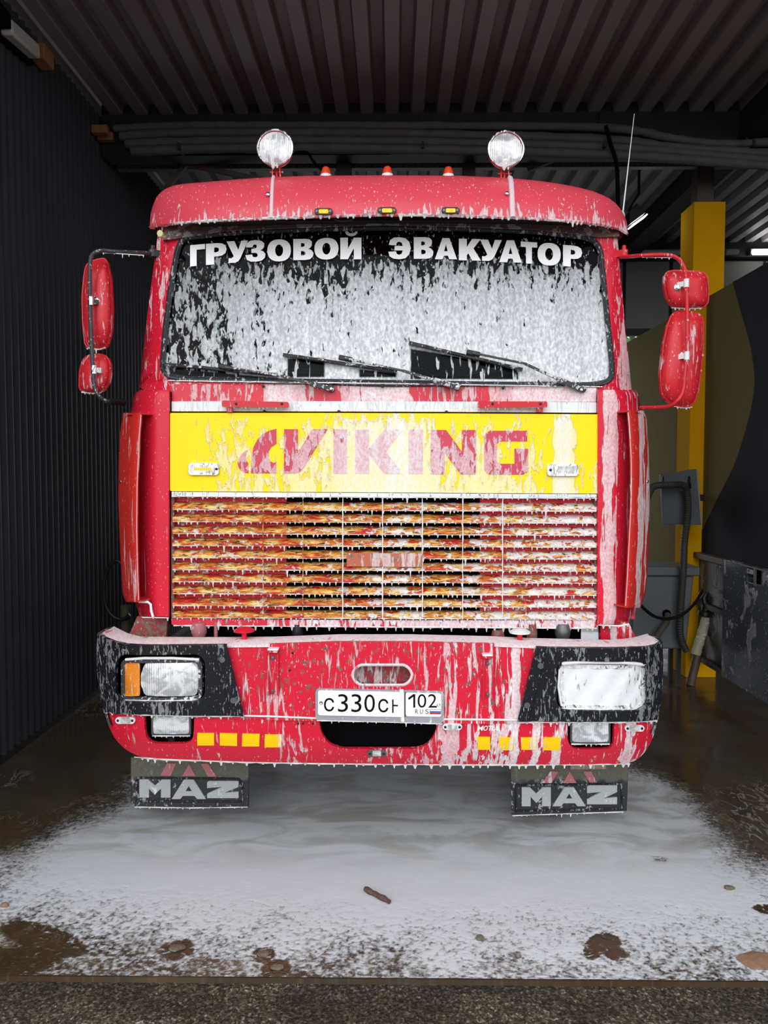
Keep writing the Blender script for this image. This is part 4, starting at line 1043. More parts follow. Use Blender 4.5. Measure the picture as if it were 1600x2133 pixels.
b = MB(); b.plate(rpoly([(357, 1288), (1243, 1291), (1243, 1308), (357, 1302)], 4), fC, .05, off=.022, grid=.3); b.build('lower_rail', foam_mat('red_lower_rail', RED, [(357, .25), (560, .45), (640, .7), (1243, .85)], [(357, .6), (700, .85)], .03, .35, sx=40, sz=9, seed=33, rust=.5), T, bevel=.006)
fringe([(362, 1303), (800, 1306), (1243, 1309)], fC, .020, .004, .040, .020, seed=78)

# ---- corner panels and air vanes
m_corner_back = m_red_corner
def corner(inner, outer, bottom, s):
    """rows down the corner; inner edge px, outer edge px per row"""
    rows = []
    ys = [812, 818, 826, 840, 860, 900, 980, 1080, 1180, 1240, 1270, 1284, bottom - 3, bottom]
    for py in ys:
        xi = lerp_tab(inner, py); xo = lerp_tab(outer, py); row = []
        dp = .012 if py in (812, bottom) else .004 if py in (818, bottom-3) else 0
        for k in range(15):
            t = k/14; px = xi + (xo-xi)*t
            Y = YC - .012 + dp + .20*max(0, (t-.25)/.75)**2.6
            row.append(onY(px, py, Y))
        e = row[-1]; row += [Vector((e.x - s*.002, e.y + .08, e.z)), Vector((e.x - s*.004, 3.85, e.z))]
        rows.append(row)
    b = MB(); b.shell(rows, (0, .02, 0)); return b.build('corner_panel', m_red_corner, T)
corner([(812, 352), (1290, 351)], [(812, 292), (818, 283), (826, 279), (860, 272), (1240, 278), (1284, 291), (1292, 300)], 1288, -1)
corner([(812, 1246), (1300, 1245)], [(812, 1322), (818, 1328), (826, 1331), (860, 1336), (1240, 1330), (1284, 1322), (1300, 1306)], 1303, 1)
def vane(inner, outer, lip_top, lip_bot, s):
    v_ = empty('air_vane', onY(inner[0][1], 1050, 3.5), parent=T)
    rows = []; y0, y1 = outer[0][0], outer[-1][0]
    for py in np.linspace(y0, y1, 26):
        xi = lerp_tab(inner, py); xo = lerp_tab(outer, py); row = []
        yi = YC - .075
        row.append(onY(xi - s*3.0, py, yi + .016)); row.append(onY(xi - s*2.2, py, yi + .004)); row.append(onY(xi, py, yi))
        for k in range(1, 15):
            t = k/14; row.append(onY(xi + (xo-xi)*t, py, yi + .17*t**1.9))
        e = row[-1]; row += [Vector((e.x + s*.002, e.y + .06, e.z)), Vector((e.x, e.y + .17, e.z))]
        rows.append(row)
    b = MB(); b.shell(rows, (-s*.001, .005, 0)); b.build('vane_skin', m_vane, v_)
    for nm, lp_, sg_ in (('top_lip', lip_top, 1), ('bottom_lip', lip_bot, -1)):
        py, pxa = lp_
        pyv = y0 if sg_ > 0 else y1
        a = onY(lerp_tab(inner, pyv), pyv, YC - .075); o_ = onY(lerp_tab(outer, pyv), pyv, YC + .095); c = onY(pxa, py, YC - .02)
        z = a.z
        P = [Vector((a.x, a.y, z)), Vector(((a.x+o_.x)/2, a.y + .045, z)), Vector((o_.x, o_.y, z)), Vector((o_.x - s*.02, o_.y + .12, z)), Vector((c.x, YC + .02, z)), Vector((c.x, c.y, z))]
        b = MB(); b.prism(P, (0, 0, -.006*sg_)); b.build(nm, m_vane, v_)
    b = MB(); b.tube([onY(lerp_tab(inner, py) - s*.8, py, YC - .079) for py in np.linspace(y0+4, y1-4, 14)], .0022, 6); b.build('edge_bead', foam_mat('pink_bead', (.85, .35, .38), .5, .7, .1, .4, seed=80), v_)
    b = MB(); b.lathe([(.007, 0), (.007, .003), (.002, .005)], onY(lerp_tab(outer, 1000) - s*5, 1003, YC + .055), (s*.5, -1, 0), 10); b.build('screw', m_chrome, v_)
    return v_
vl = vane([(862, 293), (900, 290), (1000, 285), (1100, 284), (1200, 286), (1252, 288)], [(860, 256), (900, 250), (960, 247), (1040, 246), (1120, 249), (1180, 252), (1235, 255), (1254, 262)], (858, 316), (1254, 312), -1)
vr = vane([(853, 1309), (900, 1313), (960, 1316), (1040, 1316), (1120, 1312), (1200, 1308), (1266, 1304)], [(855, 1341), (870, 1347), (950, 1352), (1040, 1354), (1120, 1352), (1200, 1349), (1240, 1344), (1266, 1334)], (848, 1287), (1268, 1280), 1)
b = MB(); b.tube([onY(x, y, YC - .03) for x, y in ((289, 1253), (308, 1254), (314, 1259), (315, 1272), (319, 1285))], .006, 8); b.build('foam_run', m_foam, T, kind='stuff')
fringe([(296, 1286), (350, 1287)], YC, .03, .003, .06, .014, seed=81)
fringe([(1246, 1302), (1290, 1304), (1310, 1300)], YC, .03, .004, .03, .018, seed=82)

# ---- roof visor
Utab = [(312, 466), (313.5, 446), (318, 428), (326, 410), (338, 397), (355, 388), (380, 383), (440, 378), (500, 373), (560, 369), (640, 366), (800, 365), (960, 366), (1050, 370), (1120, 376), (1180, 385), (1230, 396), (1265, 410), (1285, 425), (1298, 443), (1306, 462), (1308, 476)]
Ltab = [(312, 474), (322, 470), (340, 467), (400, 462), (450, 459), (520, 456), (600, 453), (700, 449), (800, 447), (900, 448), (1000, 450), (1100, 454), (1200, 461), (1260, 468), (1290, 476), (1308, 487)]
xs = [312, 313.5, 316, 320, 326, 334, 344, 360, 380] + list(np.linspace(410, 1210, 41)) + [1235, 1255, 1270, 1282, 1290, 1296, 1301, 1305, 1308]
def vY(px):
    s_ = (px - 810) / 498.0
    lipY = 3.335 + .05*s_*s_ + .20*abs(s_)**7; topY = 3.50 + .03*s_*s_ + .10*abs(s_)**8
    return lipY, topY
rows = []; NV = 12
back = []
for px in xs:
    l, t_ = vY(px); p = onY(px, lerp_tab(Utab, px), t_); back.append(Vector((p.x*.99 + CX*.01, 4.15, max(p.z - .03, 2.7))))
rows.append(back)
for k in range(NV + 1):
    a = k/NV*PI/2; row = []
    for px in xs:
        U, L = lerp_tab(Utab, px), lerp_tab(Ltab, px); l, t_ = vY(px)
        fz = 1 - math.cos(a); fy = 1 - math.sin(a)
        # a slight lean so that the face is a broad curve
        fz = .80*fz + .20*(k/NV)
        row.append(onY(px, U + (L-U)*fz, l + (t_-l)*fy))
    rows.append(row)
b = MB(); b.shell(rows, (0, .006, -.006)); vis = b.build('roof_visor', m_visor, T)
fringe([(x, lerp_tab(Ltab, x)) for x in np.linspace(313, 1307, 60)], lambda x, z: 3.340 + .05*((x-CX)/1.045)**2 + .20*min(abs((x-CX)/1.05), 1.05)**7, .0, .006, .030, .015, seed=90, parent=vis)
for px, pb, w in ((570, 565, .008), (1062, 1068, .012)):
    b = MB(); P = []
    for k in range(13):
        a = k/12*PI/2; l, t_ = vY(px); fz = .8*(1 - math.cos(a)) + .2*(k/12)
        x_ = px + (pb-px)*(k/12)**.6; P.append(onY(x_, lerp_tab(Utab, px)*(1-fz) + lerp_tab(Ltab, px)*fz, l + (t_-l)*(1-math.sin(a))))
    b.tube(P, w, 8); b.build('foam_run', plain('thin_foam', (.80, .62, .66), .5), vis, kind='stuff')
b = MB()
for px, py in ((558, 405), (1056, 403)): b.lathe([(.009, 0), (.008, .006), (.002, .008)], onY(px, py, 3.372), (0, -1, .4), 12)
b.build('bolt', m_chrome, vis)
# dirty header under the visor, side plates closing the ends
b = MB(); b.plate([(345, 470), (470, 462), (800, 452), (1150, 458), (1290, 474), (1290, 492), (1250, 494), (1120, 478), (800, 468), (470, 480), (372, 496), (338, 500)], lambda x, z: fW(x, z), .02, off=.03, grid=.15); b.build('gutter', m_header, T)
b = MB(); b.box(CX-.84, CX+.84, 3.47, 3.60, 2.78, 2.86); b.build('roof_header', m_dark, T)
b = MB(); b.plate(circ(333, 486, 6, 7, 16), 3.44, .02); b.build('rubber_grommet', plain('cream_rubber', (.6, .6, .3), .6), T)
b = MB(); b.tube(spline([onY(x, y, 3.37) for x, y in ((690, 452), (700, 458), (715, 460), (730, 458), (742, 453))], 4), .003, 6); b.build('dangling_wire', m_blackmetal, T)
# amber markers along the lip
for x0, x1 in ((655, 693), (787, 826), (920, 958)):
    ml = empty('amber_marker', onY((x0+x1)/2, 439, 3.26), parent=vis)
    yy = 433 if x0 < 700 else 431
    b = MB(); b.plate(rrect(x0, yy, x1, yy+14, 6), 3.327, .02); b.build('marker_frame', m_blackmetal, ml, bevel=.003)
    b = MB(); b.plate(rrect(x0+9, yy+3, x1-9, yy+11, 2), 3.322, .01, grid=(.003, None), extra=lambda x, z: .001*math.sin(x*1200)); b.build('amber_lens', m_amber_lit, ml)
    b = MB()
    for px in (x0+5, x1-5): b.lathe([(.0055, 0), (.0055, .002), (.001, .003)], onY(px, yy+7, 3.327), (0, -1, 0), 10)
    b.build('screw', m_steel, ml)
# cones
for px, py in ((679, 366), (807, 365), (934, 366)):
    cn = empty('roof_marker_cone', onY(px, py, 3.62), parent=T)
    p = onY(px, py + 1, 3.56); r0 = 11.5/F*3.56
    b = MB(); b.lathe([(r0, -.02), (r0, .002), (r0*.98, .005)], p, n=20); b.build('cone_base', m_white, cn)
    b = MB(); b.lathe([(r0*.96, .004), (r0*.90, .012), (r0*.72, .028), (r0*.60, .036), (r0*.42, .040), (.001, .042)], p, n=20); b.build('cone_lens', m_cone, cn)
# round spot lamps
for cx_, cy_, r in ((574, 310, 36), (1053.5, 313, 36)):
    sl = empty('round_spot_lamp', onY(cx_, cy_ + 50, 3.55), parent=T)
    Yl = 3.50; R = r/F*Yl; c = onY(cx_, cy_, Yl)
    b = MB(); b.lathe([(R*.95, -.008), (R*1.0, 0), (R*.99, .01), (R*.93, .03), (R*.7, .065), (R*.35, .09), (.001, .095)], c, (0, 1, 0), 32); b.build('lamp_shell', m_red_mirror, sl)
    b = MB(); b.tube([c + Vector((math.cos(t)*R*.985, -.013, math.sin(t)*R*.985)) for t in np.linspace(0, 2*PI, 41)], .0045, 8); b.build('rim', m_chrome, sl)
    b = MB(); b.plate(circ(cx_, cy_, r*.955, r*.955, 40), Yl - .015, .006, grid=(.0016, .012), extra=lambda x, z, c=c, R=R: -.018*(1 - ((x-c.x)**2 + (z-c.z)**2)/R**2) + .0013*math.cos((x-c.x)*2*PI/.0078)); b.build('ribbed_lens', m_spot, sl, angle=80)
    b = MB(); q = onY(cx_ - 4, cy_ + 37, Yl); b.lathe([(.012, .01), (.008, -.006), (.002, -.016)], q + Vector((0, -.012, 0)), (0, 0, 1), 8); b.lathe([(.008, .01), (.002, -.012)], q + Vector((.018, -.012, 0)), (0, 0, 1), 8); b.build('foam_drips', m_foam, sl, kind='stuff')
    b = MB(); z0 = c.z - R*1.02; yb = Yl + .03
    for s in (-1, 1): b.bar((c.x + s*.017, yb, z0 + .012), (c.x + s*.017, yb, z0 - .05), .006, .03, (0, 1, 0))
    b.bar((c.x - .03, yb, z0 - .045), (c.x + .03, yb, z0 - .045), .03, .008); b.tube([(c.x, yb, z0 + .02), (c.x, yb, z0 - .045)], .006, 8); b.bar((c.x - .03, yb, z0 - .012), (c.x + .03, yb, z0 - .012), .012, .006)
    b.build('lamp_bracket', m_red_mirror, sl)
b = MB(); b.tube([onY(1298, 440, 3.66), onY(1310, 335, 3.66), onY(1321.5, 237, 3.66)], [.0042, .0026, .0014], 8); b.lathe([(.012, -.05), (.012, 0), (.006, .02)], onY(1297, 448, 3.66)); b.build('aerial', plain('pale_aerial', (.55, .55, .55), .35, .4), T)

# ---- wipers
def wiper(pivot, elbow, mount, bl0, bl1, seed):
    w = empty('wiper', onS(*pivot, fW, .05), parent=T)
    P = lambda q, o_: onS(q[0], q[1], fW, o_)
    b = MB(); b.lathe([(.016, 0), (.016, .03), (.012, .036), (.003, .038)], P(pivot, .0), (0, -1, 0), 14)
    mid = (pivot[0] + (elbow[0]-pivot[0])*.42, pivot[1] + (elbow[1]-pivot[1])*.42)
    b.bar(P(pivot, .032), P(mid, .045), .022, .020, (0, 1, 0)); b.bar(P(mid, .045), P(elbow, .044), .012, .012, (0, 1, 0))
    b.bar(P(elbow, .044), P(mount, .046), .010, .008, (0, 1, 0)); b.build('arm', foam_mat('foamy_black_arm', (.03, .03, .033), .5, .8, .02, .3, sx=80, sz=60, seed=seed), w, bevel=.002)
    b = MB(); b.lathe([(.006, 0), (.006, .006), (.001, .007)], P(pivot, .038), (0, -1, 0), 10); b.build('pivot_nut', m_chrome, w)
    b = MB(); b.tube([P(bl0, .014), P(((bl0[0]+bl1[0])/2, (bl0[1]+bl1[1])/2), .012), P(bl1, .014)], .0045, 6)
    for t0, t1, lift in ((.0, .30, .022), (.12, .55, .030), (.45, .88, .030), (.70, 1.0, .022)):
        a = (bl0[0] + (bl1[0]-bl0[0])*t0, bl0[1] + (bl1[1]-bl0[1])*t0); c = (bl0[0] + (bl1[0]-bl0[0])*t1, bl0[1] + (bl1[1]-bl0[1])*t1); m = ((a[0]+c[0])/2, (a[1]+c[1])/2 - 1.5)
        b.bar(P(a, .014), P(m, lift), .011, .009, (0, 1, 0)); b.bar(P(m, lift), P(c, .014), .011, .009, (0, 1, 0))
    b.bar(P(bl0, .013), P(bl1, .013), .014, .020, (0, 1, 0)); b.build('blade', foam_mat('foamy_black_blade', (.012, .012, .014), .36, .75, .0, .35, sx=40, sz=90, seed=seed+1), w)
    b = MB(); b.bar(P((mount[0]-12, mount[1]-2), .034), P((mount[0]+16, mount[1]+4), .034), .022, .018, (0, 1, 0)); b.build('coupler', m_blackmetal, w, bevel=.004)
wiper((690, 810), (586, 783), (468, 764), (346, 759), (578, 781), 1)
wiper((952, 806), (838, 772), (718, 746), (590, 739), (827, 774), 2)
wiper((1211, 812), (1092, 757), (984, 735), (852, 714), (1088, 770), 3)

# ---- mirrors
YM = 3.48
def housing(loop, Y0, bulge, cx_, cy_, b, rim=.034):
    n = 7; rows = []
    rows.append([onY(px, py, Y0) + Vector((0, rim, 0)) for px, py in loop]); rows.append([onY(px, py, Y0) for px, py in loop])
    for k in range(1, n+1):
        t = k/n; s_ = math.cos(t*PI/2)**.62; o_ = .006 + bulge*math.sin(t*PI/2)
        s_ = max(s_*.955, .02)
        rows.append([onY(cx_ + (px-cx_)*s_, cy_ + (py-cy_)*s_, Y0 - o_) for px, py in loop])
    for r in rows: r.append(r[0])
    b.grid(rows)
def mirror(loop, cx_, cy_, Y0, bulge, name, boltpx, seed, drips):
    m = empty(name, onY(cx_, cy_, Y0), parent=T)
    b = MB(); housing(loop, Y0, bulge, cx_, cy_, b); b.build('housing', m_red_mirror, m)
    b = MB(); L = [onY(px, py, Y0) for px, py in loop]; b.tube(L + [L[0]], .004, 6, cap=False); b.build('rim_bead', m_red_mirror, m)
    b = MB(); b.prism([onY(px, py, Y0) + Vector((0, .03, 0)) for px, py in loop], (0, .004, 0)); b.build('mirror_glass', plain('mirror_silver', (.8, .8, .82), .03, 1.0), m)
    p = onY(boltpx[0], boltpx[1], Y0 - bulge - .006)
    b = MB(); b.lathe([(.018, .02), (.016, 0), (.008, -.004), (.008, -.012), (.002, -.013)], p, (0, 1, 0), 14); b.build('bolt', m_chrome, m)
    fringe(drips, Y0, .004, .003, .018, .010, seed=seed, parent=m)
def rl(pts, r=12): return rpoly(pts, r, 5)
mirror(rl([(180, 549), (196, 542), (221, 537, 8), (230, 580), (233, 640), (231, 690), (222, 722), (206, 728), (178, 724), (173, 680), (171, 620), (175, 575)], 10), 206, 632, YM, .05, 'wide_mirror', (199, 627), 1, [(180, 725), (206, 728), (220, 724)])
mirror(rl([(176, 742), (215, 737), (229, 750), (229, 788), (222, 806), (206, 819), (178, 819), (165, 812), (166, 770)], 10), 200, 778, YM, .045, 'kerb_mirror', (203, 773), 2, [(170, 817), (206, 820), (215, 814)])
mirror(rl([(1386, 567), (1402, 563), (1460, 566), (1473, 572), (1477, 610), (1474, 636), (1460, 641), (1404, 640), (1390, 622), (1384, 590)], 8), 1432, 602, YM, .045, 'kerb_mirror', (1412, 599), 3, [(1400, 641), (1432, 643), (1462, 642)])
mirror(rl([(1402, 650), (1430, 648), (1460, 655), (1466, 670), (1464, 740), (1456, 810), (1446, 842), (1425, 848), (1398, 842), (1379, 822), (1376, 780), (1382, 720), (1390, 680)], 8), 1422, 748, YM, .05, 'wide_mirror', (1424, 740), 4, [(1400, 846), (1425, 850), (1442, 848)])
def arm(P, r, mat, name, clamps, ends):
    a = empty(name, onY(P[0][0], P[0][1], YM), parent=T)
    b = MB(); b.tube(spline([onY(x, y, Y) for x, y, Y in P], 7), r, 10); b.build('tube', mat, a)
    b = MB()
    for x, y, Y in clamps:
        p = onY(x, y, Y); b.tube([p + Vector((0, 0, .018)), p - Vector((0, 0, .018))], r*1.35, 10); b.bar(p + Vector((0, .01, 0)), p + Vector((.02 if x < 800 else -.02, .040, 0)), .022, .022)
    b.build('clamp', m_foam if x > 800 else m_chrome, a)
    b = MB()
    for x, y in ends:
        p = onY(x, y, YM + .10); b.lathe([(.018, -.016), (.018, .016), (.009, .02), (.009, .035)], p, (0, 0, 1), 12); b.bar(p, p + Vector((.07 if x < 800 else -.07, .06, 0)), .035, .03)
    b.build('hinge', mat, a)
YA = YM - .085
m_armb = foam_mat('black_arm_paint', (.03, .033, .04), .3, .5, .02, .3, sx=80, sz=60, seed=101)
arm([(318, 527, YM+.1), (285, 526, YM), (240, 524, YA), (212, 522, YA), (195, 528, YA), (188, 545, YA), (187, 580, YA), (188, 650, YA), (191, 720, YA), (194, 770, YA), (197, 805, YA), (208, 826, YA), (225, 836, YM-.04), (262, 839, YM+.08)], .0088, m_armb, 'black_mirror_arm', [(189, 627, YA), (195, 770, YA)], [(318, 528)])
b = MB(); P = [onY(226 + 4*k, 836 + .3*k, YM - .04 + .011*k) for k in range(10)]; b.tube([p for q in zip(P, P[1:]) for p in q], [.011 if k % 2 else .016 for k in range(18)], 10); b.build('rubber_bellows', m_blackmetal, T)
arm([(1293, 535, YM+.1), (1312, 534, YM+.03), (1340, 532, YA), (1385, 531, YA), (1408, 536, YA), (1422, 550, YA), (1429, 575, YA), (1431, 620, YA), (1432, 680, YA), (1431, 735, YA), (1427, 780, YA), (1423, 815, YA), (1410, 836, YA), (1390, 847, YM-.04), (1335, 849, YM+.1)], .0085, m_red_mirror, 'red_mirror_arm', [(1430, 590, YA), (1431, 741, YA)], [(1300, 528)])
fringe([(215, 527), (240, 528), (300, 532)], YA, 0, .002, .035, .010, seed=5)
fringe([(1338, 536), (1400, 537)], YA, 0, .002, .03, .009, seed=6)

# ---- bumper
bp_ = empty('front_bumper', (CX, YB, .7), parent=T)
oval = rrect(735, 1385, 858, 1427, 21, 6)
b = MB(); b.plate([(562, 1342), (700, 1337), (860, 1337), (1030, 1341), (1030, 1508), (562, 1500)], fB, .02, [oval], off=.018, grid=.12); b.build('centre_plate', m_bumper, bp_, bevel=.004)
ring('tow_slot_rim', [(796.5 + (x-796.5)*1.06, 1406 + (y-1406)*1.14) for x, y in oval], 6, fB, .018, .006, m_bumper_top, bp_)
b = MB(); b.plate(rrect(728, 1378, 866, 1434, 20), fB, .01, off=-.05); b.build('tow_slot_back', foam_mat('rusty_slot', (.35, .01, .02), .45, .6, .03, .5, seed=17, rust=1.2), bp_)
for P in ([(470, 1345), (566, 1343), (566, 1500), (470, 1500)], [(1026, 1343), (1120, 1347), (1120, 1508), (1026, 1508)]):
    b = MB(); b.plate(P, fB, .02, off=.006, grid=.12); b.build('side_plate', m_bumper, bp_, bevel=.003)
# top flange
top = [(203, 1320), (232, 1335), (262, 1343), (400, 1344), (470, 1344), (562, 1343), (700, 1338), (860, 1338), (1030, 1342), (1118, 1346), (1200, 1348), (1300, 1350), (1345, 1346), (1380, 1336)]
rows = [[], [], []]
for px, py in top:
    p = onS(px, py, fB, .012); rows[0].append(p + Vector((0, 0, -.004))); rows[1].append(p + Vector((0, .012, .003))); rows[2].append(Vector((p.x*.985, p.y + .15, p.z + .003)))
b = MB(); b.shell(rows, (0, 0, -.006)); b.build('top_flange', m_bumper_top, bp_)
# lower apron
ap = [(217, 1480), (301, 1484), (301, 1525), (308, 1543), (322, 1549), (388, 1549), (401, 1542), (404, 1525), (405, 1487), (500, 1490), (664, 1495), (668, 1525), (684, 1550), (712, 1560), (870, 1560), (894, 1550), (908, 1526), (912, 1497), (1090, 1500), (1182, 1502), (1182, 1542), (1190, 1557), (1204, 1561), (1262, 1561), (1278, 1556), (1280, 1503), (1371, 1498), (1363, 1530), (1348, 1562), (1328, 1583), (1308, 1590), (1080, 1592), (800, 1591), (520, 1587), (330, 1580), (290, 1576), (262, 1562), (240, 1540), (226, 1512)]
b = MB(); b.plate(rpoly(ap, 9, 3), fB, .025, off=.004, grid=(.1, .05)); b.build('lower_apron', m_apron, bp_, bevel=.006)
b = MB(); b.plate([(285, 1478), (1300, 1490), (1300, 1568), (300, 1564)], lambda x, z: YB + .02, .01, off=-.12); b.build('dark_backing', m_black_gap, bp_)
fringe([(280, 1577), (330, 1581), (520, 1588), (800, 1592), (1080, 1593), (1310, 1591)], fB, 0, .005, .050, .020, seed=91, parent=bp_)
b = MB(); b.tube([onS(px, py, fB, .018) for px, py in ((507, 1491), (562, 1492), (660, 1496))], .004, 6); b.tube([onS(px, py, fB, .018) for px, py in ((925, 1498), (1030, 1499), (1085, 1500))], .0045, 6); b.build('foam_bead', m_foam, bp_, kind='stuff')
# black housings with headlamps
def bhouse(out, hole, strip, screws, sx, bot, seed):
    h = empty('lamp_housing', onS(sx, 1410, fB, .02), parent=T)
    b = MB(); b.plate(out, fB, .03, [hole], off=.030, grid=(.06, .2)); b.build('black_surround', m_blackplastic, h, bevel=.006)
    b = MB(); b.plate(strip, fB, .012, off=.040, grid=.12); b.build('edge_strip', m_blackplastic, h, bevel=.004)
    b = MB()
    for px, py in screws: b.lathe([(.013, 0), (.012, .004), (.007, .004), (.006, .002), (.002, .002)], onS(px, py, fB, .041), (0, -1, 0), 16)
    b.build('screw', m_steel, h)
    fringe(bot, fB, .02, .004, .036, .014, seed=seed, parent=h)
    return h
hl = rrect(241, 1363, 427, 1461, 20)
outL = [(203, 1319), (216, 1329), (236, 1337), (262, 1343), (447, 1344), (470, 1344), (506, 1491), (400, 1491), (300, 1488), (216, 1483), (208, 1450), (202, 1400), (201, 1350)]
hL = bhouse(outL, hl, [(449, 1342), (471, 1342), (508, 1493), (482, 1492)], [(463, 1374), (486, 1459)], 320, [(217, 1483), (300, 1489), (400, 1492), (506, 1492)], 92)
hr = rrect(1160, 1377, 1347, 1479, 18)
outR = [(1380, 1336), (1368, 1344), (1348, 1348), (1300, 1350), (1148, 1349), (1118, 1348), (1080, 1502), (1180, 1503), (1290, 1503), (1368, 1499), (1377, 1470), (1381, 1420), (1382, 1370)]
hR = bhouse(outR, hr, [(1140, 1348), (1119, 1347), (1078, 1504), (1101, 1504)], [(1126, 1387), (1098, 1469)], 1250, [(1080, 1505), (1180, 1505), (1290, 1505), (1368, 1501)], 93)
for s, tp in ((-1, ((203, 1320), (201, 1350), (202, 1400), (208, 1450), (217, 1483), (226, 1512))), (1, ((1380, 1336), (1382, 1370), (1381, 1420), (1377, 1470), (1371, 1498), (1363, 1530)))):
    rows = []
    for px, py in tp:
        p = onS(px, py, fB, .028); rows.append([p, p + Vector((s*.006, .03, 0)), p + Vector((s*.008, .08, 0)), p + Vector((0, .15, 0))])
    b = MB(); b.shell(rows, (-s*.012, 0, 0)); b.build('side_return', m_blackplastic, bp_)
b = MB()
for x0, x1 in ((236, 432), (1155, 1352)):
    y0 = 1358 if x0 < 800 else 1372; b.plate([(x0, y0), (x1, y0), (x1, y0+110), (x0, y0+110)], fB, .01, off=-.09)
b.build('lamp_well', m_black_gap, T)
# left headlamp
L = empty('headlamp', onS(335, 1412, fB, -.02), parent=T)
fr_o = rrect(252, 1372, 421, 1458, 12); 
b = MB(); b.plate(fr_o, fB, .03, [rrect(259, 1380, 413, 1452, 6)], off=.010, grid=.05); b.build('bezel', foam_mat('foamed_bezel', (.03, .03, .035), .46, .85, .03, .4, sx=50, sz=50, seed=23), L, bevel=.004)
b = MB(); b.plate([(255, 1376), (418, 1376), (418, 1455), (255, 1455)], fB, .01, off=-.035); b.build('reflector_box', m_blackmetal, L)
b = MB(); b.plate(rrect(257, 1381, 291, 1450, 3), fB, .012, off=.006, grid=(None, .0018), extra=lambda x, z: .0008*math.cos(z*2*PI/.0062)); b.build('indicator_lens', m_amber, L, angle=80)
lc = onS(355, 1415, fB, .005)
b = MB(); b.plate(rpoly([(303, 1380), (410, 1380), (415, 1400), (415, 1425), (409, 1449), (302, 1449), (293, 1425), (294, 1402)], 6), fB, .02, off=.002, grid=(.0022, .01), extra=lambda x, z: -.016*max(0, 1 - ((x-lc.x)/.125)**2 - ((z-lc.z)/.085)**2*.6) + .0009*math.cos(x*2*PI/.0105)); b.build('main_lens', lens_mat('headlamp_glass', (.95, .98, 1.0), .3, 12, .6), L, angle=80)
fringe([(254, 1458), (335, 1460), (420, 1459)], fB, .012, .004, .04, .010, seed=94, parent=L)
b = MB(); b.tube([onS(px, py, fB, .018) for px, py in ((262, 1374), (300, 1371), (360, 1371), (415, 1374))], .006, 8); b.build('foam_bead', m_foam, L, kind='stuff')
# right headlamp under foam
Rr = empty('headlamp', onS(1255, 1428, fB, -.02), parent=T)
b = MB(); b.plate(rrect(1166, 1383, 1345, 1476, 12), fB, .03, [rrect(1174, 1391, 1337, 1468, 6)], off=.010, grid=.05); b.build('bezel', foam_mat('foamed_bezel_right', (.10, .10, .07), .75, .9, .05, .4, sx=30, sz=40, seed=24), Rr, bevel=.004)
b = MB(); b.plate(rrect(1170, 1387, 1341, 1472, 8), fB, .02, off=.006, grid=(.01, .01), extra=lambda x, z: .004*math.sin(x*60)*math.sin(z*40)); b.build('foam_covered_lens', m_lens_foam, Rr, label='headlamp lens hidden under thick white foam')
fringe([(1168, 1476), (1255, 1478), (1344, 1477)], fB, .014, .005, .030, .012, seed=95, parent=Rr)
b = MB(); b.tube([onS(px, py, fB, .02) for px, py in ((1170, 1382), (1210, 1379), (1300, 1380), (1342, 1384))], .008, 8); b.tube([onS(px, py, fB, .02) for px, py in ((1166, 1394), (1163, 1430), (1170, 1470))], .005, 8); b.build('foam_bead', m_foam, Rr, kind='stuff')
# fog lamps
for x0, y0, x1, y1, sd_ in ((315, 1490, 398, 1533, 1), (1188, 1503, 1272, 1550, 2)):
    fg = empty('fog_lamp', onS((x0+x1)/2, (y0+y1)/2, fB, 0), parent=T)
    b = MB(); b.plate(rrect(x0, y0, x1, y1, 5), fB, .05, off=-.012); b.build('fog_lamp_body', m_steel, fg, bevel=.004)
    b = MB(); c = onS((x0+x1)/2, (y0+y1)/2, fB, 0); b.plate(rrect(x0+4, y0+2, x1-4, y1-5, 4), fB, .012, off=-.006, grid=(.0020, .01), extra=lambda x, z, c=c: -.006*max(0, 1 - ((x-c.x)/.08)**2) + .0014*math.cos(x*2*PI/.0088)); b.build('fog_lens', m_lens, fg, angle=80)
    fringe([(x0+2, y1), (x1-2, y1)], fB, -.008, .003, .022, .009, seed=sd_, parent=fg)
    b = MB(); p = onS((x0+x1)/2, y1, fB, -.05); b.bar(p, p + Vector((0, .05, -.06)), .03, .02); b.build('fog_bracket', m_blackmetal, fg)
# small position markers
for i, (x0, y0, x1, y1) in enumerate(((240, 1494, 281, 1508), (765, 1563, 805, 1577), (922, 1508, 963, 1521), (1302, 1511, 1343, 1524))):
    ml = empty('position_marker', onS((x0+x1)/2, (y0+y1)/2, fB, .02), parent=T)
    oo = .026 if i == 2 else .012
    b = MB(); b.plate(rrect(x0, y0, x1, y1, 6), fB, .014, off=oo); b.build('marker_body', m_white if i != 1 else m_steel, ml, bevel=.003)
    b = MB(); b.plate(rrect(x0+11, y0+1.5, x1-11, y1-1.5, 1.5), fB, .008, off=oo+.006); b.build('marker_lens', m_clear, ml, bevel=.002)
    b = MB()
    for px in (x0+5.5, x1-5.5): b.lathe([(.0058, 0), (.0055, .002), (.001, .003)], onS(px, (y0+y1)/2, fB, oo), (0, -1, 0), 10)
    b.build('screw', m_blackmetal, ml)
